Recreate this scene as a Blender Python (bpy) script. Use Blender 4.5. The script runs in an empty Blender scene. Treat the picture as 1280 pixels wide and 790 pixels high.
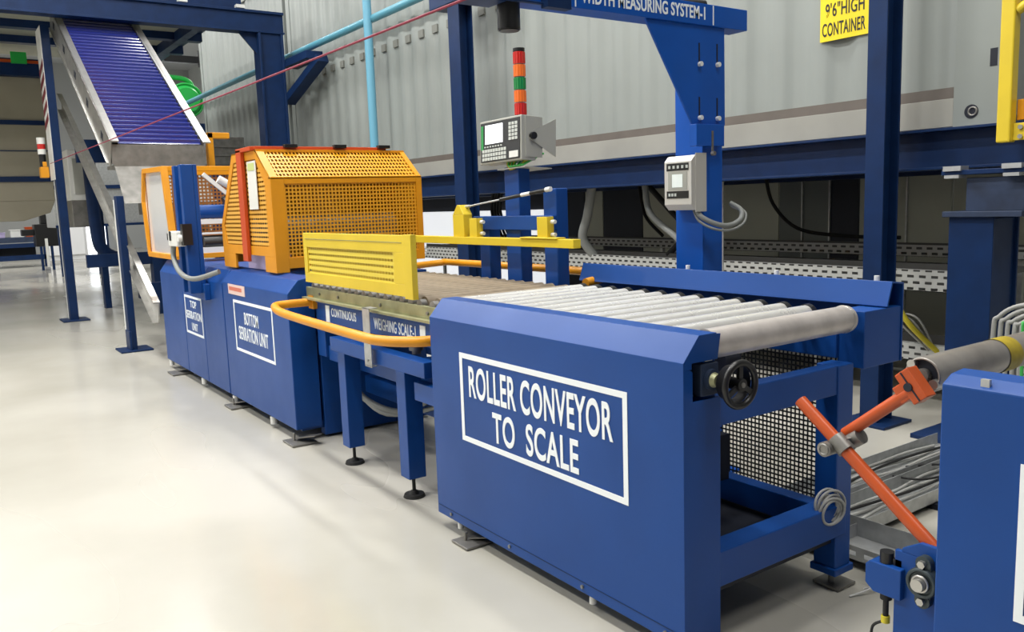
import bpy, bmesh, math, random
from mathutils import Vector, Matrix
random.seed(4)
S = bpy.context.scene
C = S.collection
# ---------------------------------------------------------------- camera
YAW, PITCH, ROLL, FPX = 0.96393279, 0.13478255, -0.03430246, 1038.84
f = Vector((-math.sin(YAW)*math.cos(PITCH), math.cos(YAW)*math.cos(PITCH), -math.sin(PITCH)))
r0 = Vector((math.cos(YAW), math.sin(YAW), 0)); u0 = r0.cross(f)
r = r0*math.cos(ROLL)+u0*math.sin(ROLL); u = -r0*math.sin(ROLL)+u0*math.cos(ROLL)
cam = bpy.data.objects.new('camera', bpy.data.cameras.new('camera')); C.objects.link(cam)
M3 = Matrix((r, u, -f)).transposed().to_4x4(); M3.translation = (0, 0, 1.6)
cam.matrix_world = M3
cam.data.sensor_width = 36; cam.data.lens = 36*FPX/1280; cam.data.clip_end = 200
S.camera = cam
# ---------------------------------------------------------------- light
S.view_settings.view_transform = 'Standard'; S.view_settings.look = 'None'
S.view_settings.gamma = 1; S.view_settings.use_curve_mapping = False
S.view_settings.exposure = -1.02
W = bpy.data.worlds.new('world'); S.world = W; W.use_nodes = True
W.node_tree.nodes['Background'].inputs[0].default_value = (0.9, 0.95, 1, 1)
W.node_tree.nodes['Background'].inputs[1].default_value = 0.6
def lamp(x, y, z, e, sx=1.6, sy=0.5, col=(1, 0.985, 0.95)):
    l = bpy.data.lights.new('high_bay_and_fill_light', 'AREA'); l.shape = 'RECTANGLE'; l.size = sx; l.size_y = sy
    l.energy = e; l.color = col
    o = bpy.data.objects.new('high_bay_and_fill_light', l); C.objects.link(o); o.location = (x, y, z)
    return o
for x in (-33, -27, -21, -15.5, -10.5, -6.5, -3.2):
    lamp(x, -4.5, 8.4, 500)
    lamp(x, 0.2, 8.4, 560)
for x in (-20, -14, -8, -3.5):
    lamp(x, 4.0, 8.4, 330)
for x in (-30, -24): lamp(x, 9.5, 8.4, 500)
lamp(3.0, 3.5, 8.4, 260)  # added fill lamp, lifts the right-facing sides
lamp(0.3, 2.2, 8.4, 380)  # added fill lamp, brightens the floor at the right

# ---------------------------------------------------------------- materials
def mat(name, col, rough=0.5, metal=0.0, noise=0.0, nscale=4.0, coat=0.0, emit=0.0, spec=0.5, bump=0.0, dirt=None, bscale=None, trans=0.0):
    m = bpy.data.materials.new(name); m.use_nodes = True
    nt = m.node_tree; b = nt.nodes['Principled BSDF']
    b.inputs['Base Color'].default_value = (*col, 1); b.inputs['Roughness'].default_value = rough
    b.inputs['Metallic'].default_value = metal; b.inputs['Coat Weight'].default_value = coat
    b.inputs['Coat Roughness'].default_value = 0.12
    b.inputs['Specular IOR Level'].default_value = spec
    b.inputs['Transmission Weight'].default_value = trans
    if emit:
        b.inputs['Emission Color'].default_value = (*col, 1); b.inputs['Emission Strength'].default_value = emit
    tc = nt.nodes.new('ShaderNodeTexCoord')
    if noise or dirt:
        n = nt.nodes.new('ShaderNodeTexNoise'); n.inputs['Scale'].default_value = nscale; n.inputs['Detail'].default_value = 5
        nt.links.new(tc.outputs['Object'], n.inputs['Vector'])
        mx = nt.nodes.new('ShaderNodeMix'); mx.data_type = 'RGBA'
        mp = nt.nodes.new('ShaderNodeMapRange'); mp.inputs[1].default_value = 0.35; mp.inputs[2].default_value = 0.7
        nt.links.new(n.outputs[0], mp.inputs[0]); nt.links.new(mp.outputs[0], mx.inputs['Factor'])
        d = dirt or tuple(c*(1-noise) for c in col)
        mx.inputs['A'].default_value = (*col, 1); mx.inputs['B'].default_value = (*d, 1)
        nt.links.new(mx.outputs['Result'], b.inputs['Base Color'])
        mr = nt.nodes.new('ShaderNodeMapRange'); mr.inputs[3].default_value = max(0.02, rough-0.07); mr.inputs[4].default_value = min(1, rough+0.1)
        nt.links.new(n.outputs[0], mr.inputs[0]); nt.links.new(mr.outputs[0], b.inputs['Roughness'])
    if bump:
        n2 = nt.nodes.new('ShaderNodeTexNoise'); n2.inputs['Scale'].default_value = bscale or 3; n2.inputs['Detail'].default_value = 2
        nt.links.new(tc.outputs['Object'], n2.inputs['Vector'])
        bp = nt.nodes.new('ShaderNodeBump'); bp.inputs['Strength'].default_value = bump; bp.inputs['Distance'].default_value = 0.02
        nt.links.new(n2.outputs[0], bp.inputs['Height']); nt.links.new(bp.outputs[0], b.inputs['Normal'])
    return m
def perf(name, col, axes, pitch, hole, rough=0.4, metal=0.0, rect=None, stagger=False):
    """perforated sheet: real see-through holes cut by a procedural pattern on two world axes"""
    m = mat(name, col, rough, metal); nt = m.node_tree; b = nt.nodes['Principled BSDF']
    g = nt.nodes.new('ShaderNodeNewGeometry'); sp = nt.nodes.new('ShaderNodeSeparateXYZ')
    nt.links.new(g.outputs['Position'], sp.inputs[0])
    def math_(op, a, bb=None):
        n = nt.nodes.new('ShaderNodeMath'); n.operation = op
        for i, v in enumerate((a, bb)):
            if v is None: continue
            if isinstance(v, (int, float)): n.inputs[i].default_value = v
            else: nt.links.new(v, n.inputs[i])
        return n.outputs[0]
    px, py = (pitch, pitch) if not rect else rect[:2]
    a = math_('DIVIDE', sp.outputs[axes[0]], px); c = math_('DIVIDE', sp.outputs[axes[1]], py)
    if stagger:
        row = math_('MULTIPLY', math_('PINGPONG', math_('FLOOR', c), 1), 0.5); a = math_('ADD', a, row)
    da = math_('ABSOLUTE', math_('SUBTRACT', math_('FRACT', a), 0.5)); dc = math_('ABSOLUTE', math_('SUBTRACT', math_('FRACT', c), 0.5))
    hx, hy = (hole/2, hole/2) if not rect else rect[2:]
    inside = math_('MULTIPLY', math_('LESS_THAN', da, hx), math_('LESS_THAN', dc, hy))
    al = math_('SUBTRACT', 1, inside)
    nt.links.new(al, b.inputs['Alpha'])
    return m
BLUE = mat('blue_gloss_paint', (0.006, 0.060, 0.27), 0.36, noise=0.12, nscale=3, spec=0.3, bump=0.05, bscale=2.5)
BLUE2 = mat('bright_blue_paint', (0.004, 0.085, 0.43), 0.33, noise=0.1, spec=0.3)
NAVY = mat('navy_structural_paint', (0.006, 0.026, 0.095), 0.42, noise=0.25, nscale=5, spec=0.25)
GREYNAVY = mat('worn_navy_steel', (0.022, 0.04, 0.09), 0.55, noise=0.4, nscale=8)
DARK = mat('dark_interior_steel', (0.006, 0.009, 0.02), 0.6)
YEL = mat('amber_yellow_paint', (0.74, 0.30, 0.006), 0.4, noise=0.12)
YEL2 = mat('lemon_yellow_paint', (0.74, 0.55, 0.03), 0.38, noise=0.1)
ORG = mat('orange_paint', (0.50, 0.075, 0.010), 0.36, noise=0.15, nscale=10)
RED = mat('orange_red_paint', (0.55, 0.07, 0.012), 0.4)
WHITE = mat('white_lettering_paint', (0.88, 0.92, 0.94), 0.5)
WPL = mat('white_plastic', (0.75, 0.75, 0.72), 0.45)
BLK = mat('black_plastic', (0.01, 0.01, 0.011), 0.35)
RUB = mat('black_rubber', (0.012, 0.012, 0.012), 0.7)
ALU = mat('brushed_roller_aluminium', (0.86, 0.85, 0.83), 0.24, 0.55, noise=0.08, nscale=14)
ALUD = mat('worn_roller_steel', (0.66, 0.61, 0.58), 0.36, 0.45, noise=0.25, nscale=10)
BROWNR = mat('dusty_brown_roller', (0.30, 0.24, 0.17), 0.5, 0.25, noise=0.3, nscale=12)
STEEL = mat('stainless_steel', (0.55, 0.54, 0.51), 0.3, 0.85, noise=0.25, nscale=6, bump=0.15, bscale=4)
STEELD = mat('dull_steel', (0.30, 0.29, 0.27), 0.42, 0.7, noise=0.35, nscale=8)
OLIVE = mat('olive_passivated_rail', (0.42, 0.42, 0.24), 0.38, 0.5, noise=0.35, nscale=9)
GALV = mat('galvanised_steel', (0.52, 0.53, 0.53), 0.42, 0.6, noise=0.2, nscale=20)
CONT = mat('pale_grey_container_paint', (0.285, 0.31, 0.295), 0.45, noise=0.10, nscale=1.2, bump=0.1, bscale=1.5)
CONTB = mat('container_bottom_rail_paint', (0.34, 0.335, 0.30), 0.5, noise=0.15, nscale=2)
BROWNS = mat('brown_grey_rail_top', (0.125, 0.105, 0.09), 0.6, noise=0.2)
PATCH = mat('grey_recess_patch', (0.18, 0.185, 0.165), 0.6)
TEAL = mat('teal_pipe_paint', (0.10, 0.32, 0.42), 0.4)
CYAN = mat('light_blue_pipe_paint', (0.14, 0.38, 0.52), 0.4)
GREEN = mat('green_motor_paint', (0.02, 0.42, 0.07), 0.4)
GREENK = mat('green_key_strip', (0.03, 0.30, 0.08), 0.5)
TAN = mat('tan_grey_tank_sheet', (0.34, 0.31, 0.235), 0.5, noise=0.15, nscale=1.5)
PANG = mat('grey_green_panel', (0.42, 0.43, 0.36), 0.6, noise=0.15, nscale=1)
PAND = mat('dark_slate_panel', (0.14, 0.155, 0.15), 0.6)
GREYP = mat('grey_conduit', (0.22, 0.23, 0.22), 0.5)
GREYC = mat('light_grey_cable', (0.36, 0.36, 0.34), 0.5)
YCAB = mat('yellow_cable', (0.62, 0.52, 0.03), 0.5)
GCAB = mat('green_wire', (0.05, 0.42, 0.08), 0.5)
ROPE = mat('red_pull_cord', (0.25, 0.02, 0.05), 0.6)
SIGNY = mat('sign_yellow', (0.86, 0.66, 0.01), 0.45)
SIGNK = mat('sign_black', (0.01, 0.01, 0.01), 0.5)
BEZEL = mat('light_grey_enclosure', (0.40, 0.40, 0.36), 0.45, 0.1)
KEYP = mat('charcoal_keypad', (0.03, 0.032, 0.035), 0.5)
KEYW = mat('pale_key', (0.55, 0.58, 0.55), 0.5)
SCREEN = mat('lit_screen', (0.95, 0.97, 1.0), 0.4, emit=1.6)
LCD = mat('lit_lcd', (0.72, 0.78, 0.75), 0.3, emit=0.5)
LRED = mat('red_lens', (0.55, 0.02, 0.015), 0.25, coat=0.5)
LORG = mat('orange_lens', (0.85, 0.17, 0.02), 0.25, coat=0.5)
LGRN = mat('green_lens', (0.01, 0.22, 0.05), 0.25, coat=0.5)
HAZR = mat('dark_red_stripe', (0.16, 0.01, 0.02), 0.5)
BELTB = mat('blue_belt_polymer', (0.012, 0.022, 0.19), 0.22, spec=0.8, coat=0.6)
GLASS = mat('hazy_clear_acrylic', (0.92, 0.92, 0.93), 0.12, trans=0.35)
CARD = mat('pale_pink_label', (0.75, 0.55, 0.50), 0.5)
CARDR = mat('red_label_print', (0.60, 0.16, 0.10), 0.5)
PGREEN = mat('pale_green_label', (0.55, 0.62, 0.25), 0.5)
LILAC = mat('lilac_crate', (0.45, 0.38, 0.60), 0.5)
P_HOODX = perf('perforated_amber_sheet', (0.74, 0.33, 0.015), (1, 2), 0.028, 0.60)
P_HOODY = perf('slotted_amber_sheet', (0.80, 0.42, 0.06), (0, 2), 0.05, 0, rect=(0.05, 0.034, 0.40, 0.20))
P_YELL = perf('perforated_lemon_sheet', (0.76, 0.6, 0.06), (0, 2), 0.04, 0, rect=(0.036, 0.036, 0.36, 0.2))
P_GUARD = perf('perforated_guard_sheet', (0.02, 0.022, 0.025), (0, 2), 0.0215, 0.62)
P_GUARD2 = perf('brown_perforated_guard', (0.30, 0.12, 0.03), (1, 2), 0.04, 0.55)
P_TRAY = perf('perforated_tray_sheet', (0.50, 0.51, 0.49), (0, 2), 0.07, 0, 0.5, 0.2, rect=(0.09, 0.045, 0.28, 0.22), stagger=True)
P_TRAYY = perf('perforated_tray_sheet_y', (0.5, 0.52, 0.52), (1, 2), 0.07, 0, 0.45, 0.4, rect=(0.08, 0.04, 0.28, 0.17))

def mat_floor():
    m = mat('cream_epoxy_floor', (0.53, 0.51, 0.455), 0.14, noise=0.10, nscale=0.5, bump=0.10, bscale=1.1, spec=0.55, dirt=(0.40, 0.385, 0.33))
    nt = m.node_tree; b = nt.nodes['Principled BSDF']; tc = nt.nodes.new('ShaderNodeTexCoord')
    n = nt.nodes.new('ShaderNodeTexNoise'); n.inputs['Scale'].default_value = 0.35; n.inputs['Detail'].default_value = 3
    mp = nt.nodes.new('ShaderNodeMapping'); mp.inputs['Scale'].default_value = (0.5, 1.6, 1)
    nt.links.new(tc.outputs['Object'], mp.inputs[0]); nt.links.new(mp.outputs[0], n.inputs['Vector'])
    r_ = nt.nodes.new('ShaderNodeMapRange'); r_.inputs[1].default_value = 0.35; r_.inputs[2].default_value = 0.65; r_.inputs[3].default_value = 0.08; r_.inputs[4].default_value = 0.30
    nt.links.new(n.outputs[0], r_.inputs[0]); nt.links.new(r_.outputs[0], b.inputs['Roughness'])
    return m
FLOOR = mat_floor()

WHOLE = ('key_block', 'sign_lettering', 'arm_lettering', 'guard_frame', 'front_frame', 'side_frame', 'sign_border', 'belt', 'rib', 'frame', 'support_frame', 'base_frame', 'pan')
# ---------------------------------------------------------------- mesh builder
class MB:
    def __init__(s): s.v = []; s.f = []; s.sm = []
    def add(s, vs, fs, smooth=False):
        b = len(s.v); s.v += [Vector(v) for v in vs]
        for q in fs: s.f.append(tuple(b+i for i in q)); s.sm.append(smooth)
        return s
    def clusters(s):
        ops = []                                   # loose pieces by shared vertices, then joined when their boxes touch
        par = list(range(len(s.v)))
        def fd(i):
            while par[i] != i: par[i] = par[par[i]]; i = par[i]
            return i
        for q in s.f:
            for i in q[1:]: par[fd(i)] = fd(q[0])
        d = {}
        for fi, q in enumerate(s.f): d.setdefault(fd(q[0]), []).append(fi)
        items = []
        for fl in d.values():
            vs = [s.v[i] for fi in fl for i in s.f[fi]]
            items.append([fl, [min(v[k] for v in vs)-0.002 for k in range(3)], [max(v[k] for v in vs)+0.002 for k in range(3)]])
        ch = True
        while ch:
            ch = False
            for i in range(len(items)):
                for j in range(i+1, len(items)):
                    a, b = items[i], items[j]
                    if all(a[1][k] <= b[2][k] and b[1][k] <= a[2][k] for k in range(3)):
                        items[i] = [a[0]+b[0], [min(a[1][k], b[1][k]) for k in range(3)], [max(a[2][k], b[2][k]) for k in range(3)]]; items.pop(j); ch = True; break
                if ch: break
        return [it[0] for it in items]
    def box(s, x0, x1, y0, y1, z0, z1):
        return s.add([(x0,y0,z0),(x1,y0,z0),(x1,y1,z0),(x0,y1,z0),(x0,y0,z1),(x1,y0,z1),(x1,y1,z1),(x0,y1,z1)],
                     [(0,3,2,1),(4,5,6,7),(0,1,5,4),(1,2,6,5),(2,3,7,6),(3,0,4,7)])
    def bar(s, p, q, w, h, up=(0,0,1)):
        p, q = Vector(p), Vector(q); d = (q-p).normalized(); sd = d.cross(Vector(up)).normalized(); uu = sd.cross(d)
        vs = []
        for c in (p, q):
            for a, b in ((-1,-1),(1,-1),(1,1),(-1,1)): vs.append(c+sd*a*w/2+uu*b*h/2)
        return s.add(vs, [(0,1,2,3),(7,6,5,4),(0,4,5,1),(1,5,6,2),(2,6,7,3),(3,7,4,0)])
    def prism(s, poly, axis, a0, a1):
        n = len(poly)
        def P(p, a): return {'x': (a, p[0], p[1]), 'y': (p[0], a, p[1]), 'z': (p[0], p[1], a)}[axis]
        vs = [P(p, a0) for p in poly]+[P(p, a1) for p in poly]
        fs = [tuple(range(n)), tuple(range(2*n-1, n-1, -1))]+[(i, i+n, (i+1)%n+n, (i+1)%n) for i in range(n)]
        return s.add(vs, fs)
    def strip(s, poly, axis, a0, a1):     # open folded sheet
        n = len(poly)
        def P(p, a): return {'x': (a, p[0], p[1]), 'y': (p[0], a, p[1]), 'z': (p[0], p[1], a)}[axis]
        vs = [P(p, a0) for p in poly]+[P(p, a1) for p in poly]
        return s.add(vs, [(i, i+1, i+1+n, i+n) for i in range(n-1)])
    def cyl(s, p, q, rad, n=24, r2=None, caps=True):
        p, q = Vector(p), Vector(q); d = (q-p).normalized(); t = Vector((0,0,1)) if abs(d.z) < 0.9 else Vector((1,0,0))
        a = d.cross(t).normalized(); b = d.cross(a); r2 = rad if r2 is None else r2
        vs = [p+(a*math.cos(2*math.pi*i/n)+b*math.sin(2*math.pi*i/n))*rad for i in range(n)]
        vs += [q+(a*math.cos(2*math.pi*i/n)+b*math.sin(2*math.pi*i/n))*r2 for i in range(n)]
        s.add(vs, [(i, (i+1)%n, (i+1)%n+n, i+n) for i in range(n)], True)
        if caps: s.add(vs[:n], [tuple(range(n-1,-1,-1))]); s.add(vs[n:], [tuple(range(n))])
        return s
    def ring(s, c, axis, R1, rr, n=32, k=10):
        c = Vector(c); ax = Vector(axis).normalized(); t = Vector((0,0,1)) if abs(ax.z) < 0.9 else Vector((1,0,0))
        a = ax.cross(t).normalized(); b = ax.cross(a); vs = []
        for i in range(n):
            d = a*math.cos(2*math.pi*i/n)+b*math.sin(2*math.pi*i/n)
            for j in range(k):
                g = 2*math.pi*j/k; vs.append(c+d*(R1+rr*math.cos(g))+ax*rr*math.sin(g))
        return s.add(vs, [(i*k+j, i*k+(j+1)%k, ((i+1)%n)*k+(j+1)%k, ((i+1)%n)*k+j) for i in range(n) for j in range(k)], True)
    def tube(s, pts, rad, n=10, sub=6, smooth_path=True):
        P = [Vector(p) for p in pts]
        if smooth_path and len(P) > 2:
            Q = []
            for i in range(len(P)-1):
                p0 = P[max(i-1,0)]; p1 = P[i]; p2 = P[i+1]; p3 = P[min(i+2, len(P)-1)]
                for j in range(sub):
                    t = j/sub
                    Q.append(0.5*((2*p1)+(p2-p0)*t+(2*p0-5*p1+4*p2-p3)*t*t+(3*p1-p0-3*p2+p3)*t**3))
            Q.append(P[-1]); P = Q
        vs = []; a = None
        for i, p in enumerate(P):
            d = (P[min(i+1, len(P)-1)]-P[max(i-1, 0)]).normalized()
            if a is None: a = d.cross(Vector((0.31, 0.2, 0.93))).normalized()
            a = (a-d*a.dot(d)).normalized(); b = d.cross(a)
            vs += [p+(a*math.cos(2*math.pi*j/n)+b*math.sin(2*math.pi*j/n))*rad for j in range(n)]
        m = len(P)
        s.add(vs, [(i*n+j, i*n+(j+1)%n, (i+1)*n+(j+1)%n, (i+1)*n+j) for i in range(m-1) for j in range(n)], True)
        s.add(vs[:n], [tuple(range(n-1,-1,-1))]); s.add(vs[-n:], [tuple(range(n))])
        return s
    def build(s, name, material, parent=None, bevel=0.0, seg=2, whole=False):
        if parent is not None and not whole and name not in WHOLE:
            gr = s.clusters()
            if len(gr) > 1:
                first = None
                for g_ in gr:
                    q = MB(); ix = {}
                    for fi in g_:
                        for i in s.f[fi]:
                            if i not in ix: ix[i] = len(q.v); q.v.append(s.v[i])
                        q.f.append(tuple(ix[i] for i in s.f[fi])); q.sm.append(s.sm[fi])
                    o = q.build(name, material, parent, bevel, seg, True); first = first or o
                return first
        if parent is None:
            xs = [v.x for v in s.v]; ys = [v.y for v in s.v]; o0 = Vector(((min(xs)+max(xs))/2, (min(ys)+max(ys))/2, min(v.z for v in s.v)))
        else:
            p = parent; o0 = Vector((0,0,0))
            while p: o0 += p.location; p = p.parent
        me = bpy.data.meshes.new(name); me.from_pydata([v-o0 for v in s.v], [], s.f)
        me.polygons.foreach_set('use_smooth', s.sm)
        bm = bmesh.new(); bm.from_mesh(me); bmesh.ops.recalc_face_normals(bm, faces=bm.faces); bm.to_mesh(me); bm.free()
        me.materials.append(material)
        o = bpy.data.objects.new(name, me); C.objects.link(o)
        if parent is None: o.location = o0
        else: o.parent = parent
        if bevel:
            md = o.modifiers.new('bevel', 'BEVEL'); md.width = bevel; md.segments = seg; md.limit_method = 'ANGLE'; md.angle_limit = 0.6
            md.harden_normals = False
        return o
def tag(o, label, cat, group=None):
    o['label'] = label; o['category'] = cat
    if group: o['group'] = group
    return o
def thing(name, label, cat, loc, group=None):
    o = bpy.data.objects.new(name, None); C.objects.link(o); o.location = loc; o.empty_display_size = 0.2
    return tag(o, label, cat, group)
def struct(o): o['kind'] = 'structure'; return o
def dup(root, loc, label, group=None):
    n = root.copy(); C.objects.link(n); n.location = loc; n['label'] = label
    if group: n['group'] = group
    for ch in list(root.children):
        c = ch.copy(); C.objects.link(c); c.parent = n
        for g in list(ch.children):
            d = g.copy(); C.objects.link(d); d.parent = c
    return n
def text_mesh(name, s, parent, material, a0, a1, z0, z1, plane, facing, bold=0.012, skew=0):
    """lettering stretched to fill a0..a1 by z0..z1 on the plane; facing '-y' or '+x'"""
    cu = bpy.data.curves.new(name, 'FONT'); cu.body = s; cu.size = 1; cu.offset = bold; cu.extrude = 0.01
    cu.space_character = 1.06
    t = bpy.data.objects.new(name, cu); C.objects.link(t)
    dg = bpy.context.evaluated_depsgraph_get(); dg.update()
    me = bpy.data.meshes.new_from_object(t.evaluated_get(dg)); bpy.data.objects.remove(t)
    vs = [v.co.copy() for v in me.vertices]; fs = [tuple(p.vertices) for p in me.polygons]
    xa = min(v.x for v in vs); xb = max(v.x for v in vs); ya = min(v.y for v in vs); yb = max(v.y for v in vs)
    out = []
    for v in vs:
        a = a0+(v.x-xa)/(xb-xa)*(a1-a0); z = z0+(v.y-ya)/(yb-ya)*(z1-z0); d = v.z*0.12
        out.append((a, plane-0.0012-d, z) if facing == '-y' else (plane+0.0012+d, a, z))
    bpy.data.meshes.remove(me)
    b = MB(); b.add(out, fs); return b.build(name, material, parent)
def frame_mesh(name, parent, material, a0, a1, z0, z1, w, plane):
    b = MB(); y0, y1 = plane-0.002, plane
    b.box(a0, a1, y0, y1, z1-w, z1); b.box(a0, a1, y0, y1, z0, z0+w); b.box(a0, a0+w, y0, y1, z0+w, z1-w); b.box(a1-w, a1, y0, y1, z0+w, z1-w)
    return b.build(name, material, parent)
def rot_y(pts, c, ang):
    return pts

# ---------------------------------------------------------------- the hall
WALLM = mat('white_hall_wall', (0.50, 0.51, 0.51), 0.7)
WALLD = mat('grey_hall_wall', (0.06, 0.065, 0.07), 0.8)
CEIL = mat('grey_hall_ceiling', (0.6, 0.61, 0.62), 0.8)
struct(MB().box(-46, 6, -9, 16, -0.2, 0).build('floor', FLOOR))
struct(MB().box(-46, 6, -9, 16, 9, 9.2).build('ceiling', CEIL))
struct(MB().box(-46.2, -46, -9, 16, 0, 9).build('wall_left', WALLM))
struct(MB().box(6, 6.2, -9, 16, 0, 9).build('wall_right', WALLD))
struct(MB().box(-46, 6, -9.2, -9, 0, 9).build('wall_front', WALLM))
cl = MB(); pts = []; x = -46.0                                       # ribbed cladding on the back wall
while x < 6:
    pts += [(x, 12.0), (x+0.10, 12.0), (x+0.13, 11.95), (x+0.20, 11.95), (x+0.23, 12.0)]; x += 0.25
pts = [p for p in pts if p[0] <= 6]
cl.strip(pts, 'z', 0, 9); struct(cl.build('wall_back', mat('pale_cladding', (0.62, 0.64, 0.63), 0.5)))

# ================================================================ ROLLER CONVEYOR
XE = -1.86                                    # near (right-hand) end of the conveyor
rc = thing('roller_conveyor', 'blue roller conveyor with a large lettered side cover and shiny aluminium rollers', 'conveyor', (-2.7, 2.55, 0))
cov = MB()
prof = [(1.96, 0.075), (1.96, 1.065), (2.035, 1.15), (2.12, 1.15), (2.12, 1.146), (2.037, 1.146), (1.963, 1.063), (1.963, 0.075)]
cov.prism(prof, 'x', -3.53, XE)
cov.box(-3.53, XE, 1.963, 2.06, 0.075, 0.08)
cov.prism([(1.961, 0.06), (2.14, 0.06), (2.14, 0.93), (2.005, 0.93), (2.005, 1.03), (1.961, 1.06)], 'x', XE-0.006, XE-0.001)   # folded end plate
cov.prism([(2.0, 1.06), (2.125, 1.06), (2.14, 1.145), (2.035, 1.149), (1.963, 1.064), (1.963, 1.04), (2.0, 1.04)], 'x', XE-0.006, XE)
cov.box(-3.53, -3.525, 1.963, 2.1, 0.08, 1.06)
cover = cov.build('side_cover', BLUE, rc, 0.003)
MB().box(-3.52, -1.87, 1.9585, 1.96, 0.118, 0.121).build('bottom_seam', NAVY, cover)
b = MB()
for x in (-3.4, -2.9, -2.4, -1.95): b.cyl((x, 1.953, 0.10), (x, 1.96, 0.10), 0.008, 10)
b.build('cover_screw', STEELD, cover)
frame_mesh('sign_border', cover, WHITE, -3.262, -2.128, 0.508, 0.925, 0.024, 1.96)
text_mesh('sign_lettering', 'ROLLER CONVEYOR', cover, WHITE, -3.185, -2.205, 0.725, 0.872, 1.96, '-y', 0.018)
text_mesh('sign_lettering', 'TO  SCALE', cover, WHITE, -3.00, -2.405, 0.552, 0.69, 1.96, '-y', 0.018)
# frame inside
fr = MB()
for x in (-3.45, -2.75, -1.93): fr.box(x, x+0.055, 2.07, 2.13, 0.075, 1.10)
for x in (-3.5, -2.75): fr.box(x, x+0.08, 2.95, 3.03, 0.075, 1.05)
fr.box(-1.98, -1.88, 2.84, 2.94, 0.10, 0.93)
fr.box(-3.5, -1.98, 2.15, 2.23, 0.98, 1.06); fr.box(-3.5, -1.98, 2.97, 3.03, 0.93, 1.06)
fr.box(-1.95, -1.885, 2.13, 2.84, 0.815, 0.93)                      # upper end beam
fr.box(-1.97, -1.875, 2.14, 2.90, 0.235, 0.365)                      # lower end beam
fr.box(-3.5, -1.97, 2.10, 2.17, 0.25, 0.33); fr.box(-3.5, -1.97, 2.80, 2.87, 0.25, 0.36)
fr.box(-2.75, -2.68, 2.17, 2.80, 0.26, 0.34); fr.box(-3.4, -3.33, 2.17, 2.80, 0.26, 0.34)
fr.box(-1.99, -1.872, 2.83, 2.955, 0.07, 0.10)
fr.build('frame', BLUE, rc, 0.004)
b = MB(); b.prism([(3.25, 0.90), (3.25, 1.225), (3.165, 1.235), (3.13, 1.135), (3.137, 1.132), (3.171, 1.228), (3.242, 1.218), (3.242, 0.90)], 'x', -3.80, XE)
far = b.build('far_guide_rail', BLUE, rc, 0.002)
b = MB()
for x in (-3.0, -2.45, -1.95): b.cyl((x, 3.2, 1.225), (x, 3.2, 1.252), 0.011, 12)
b.build('rail_bolt', WPL, far)
MB().box(-1.985, -1.865, 2.985, 3.24, 0.90, 1.13).build('end_bracket', BLUE, rc, 0.003)
# rollers
def roller_mb(x, z, rad, y0, y1):
    m = MB(); m.cyl((x, y0, z), (x, y1, z), rad, 32)
    return m
rx0, rz = -2.12, 1.10
roll = roller_mb(rx0, rz, 0.038, 2.14, 2.96).build('roller', ALU, rc, 0.003)
mb = MB(); mb.cyl((rx0, 2.96, rz), (rx0, 2.985, rz), 0.043, 20); mb.cyl((rx0, 2.985, rz), (rx0, 3.0, rz), 0.034, 20); mb.cyl((rx0, 3.0, rz), (rx0, 3.04, rz), 0.01, 10)
sprk = mb.build('chain_sprocket', BLK, roll)
for i in range(1, 13):
    o = roll.copy(); C.objects.link(o); o.location = (-0.122*i, 0, 0); o.parent = rc
    q = sprk.copy(); C.objects.link(q); q.parent = o
er = MB().cyl((-1.925, 2.135, 1.10), (-1.925, 2.95, 1.10), 0.053, 40).build('roller', ALUD, rc, 0.004); er['label'] = 'thicker greyish end roller'
MB().ring((-1.925, 2.93, 1.10), (0, 1, 0), 0.0535, 0.003, 40, 6).build('end_band', STEEL, er)
# chain box / drive, bearing, handwheel
b = MB(); b.box(-2.02, -1.905, 1.99, 2.135, 0.93, 1.065); b.cyl((-2.2, 2.3, 0.99), (-2.2, 2.6, 0.99), 0.05, 20); b.cyl((-2.06, 2.34, 0.99), (-2.06, 2.42, 0.99), 0.055, 24)
b.box(-2.6, -2.3, 2.3, 2.7, 0.4, 0.6)
b.build('drive_block', DARK, rc, 0.004)
MB().box(-3.48, -1.90, 2.10, 2.86, 0.205, 0.228).build('shade_sheet', DARK, rc)  # dark sheet added to stand in for the shade inside the base
b = MB(); b.box(-1.90, -1.862, 2.045, 2.13, 0.94, 1.05); b.cyl((-1.86, 2.09, 0.995), (-1.845, 2.09, 0.995), 0.036, 24)
b.build('bearing_plate', GREYNAVY, rc, 0.003)
MB().cyl((-1.845, 2.09, 0.995), (-1.828, 2.09, 0.995), 0.026, 20, 0.02).build('bearing_hub', OLIVE, rc)
hw = MB(); hc = Vector((-1.77, 2.13, 0.985)); hax = Vector((1, -0.03, 0.0)).normalized()
hw.ring(hc, hax, 0.072, 0.012, 36, 10); hw.cyl(hc-hax*0.035, hc+hax*0.012, 0.021, 20)
e1 = hax.cross(Vector((0, 0, 1))).normalized(); e2 = hax.cross(e1)
for k in range(3):
    a = k*2.094+0.5; d = e1*math.cos(a)+e2*math.sin(a); hw.bar(hc+d*0.015, hc+d*0.068, 0.018, 0.009, up=hax)
hw.cyl(hc-hax*0.05, hc-hax*0.01, 0.060, 24, 0.064, caps=False)
hwo = hw.build('handwheel', BLK, rc)
MB().cyl(hc-hax*0.10, hc+hax*0.016, 0.009, 12).build('shaft', STEELD, hwo)
MB().box(-1.868, -1.862, 2.068, 2.10, 1.058, 1.09).build('white_tag', WPL, rc)
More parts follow.
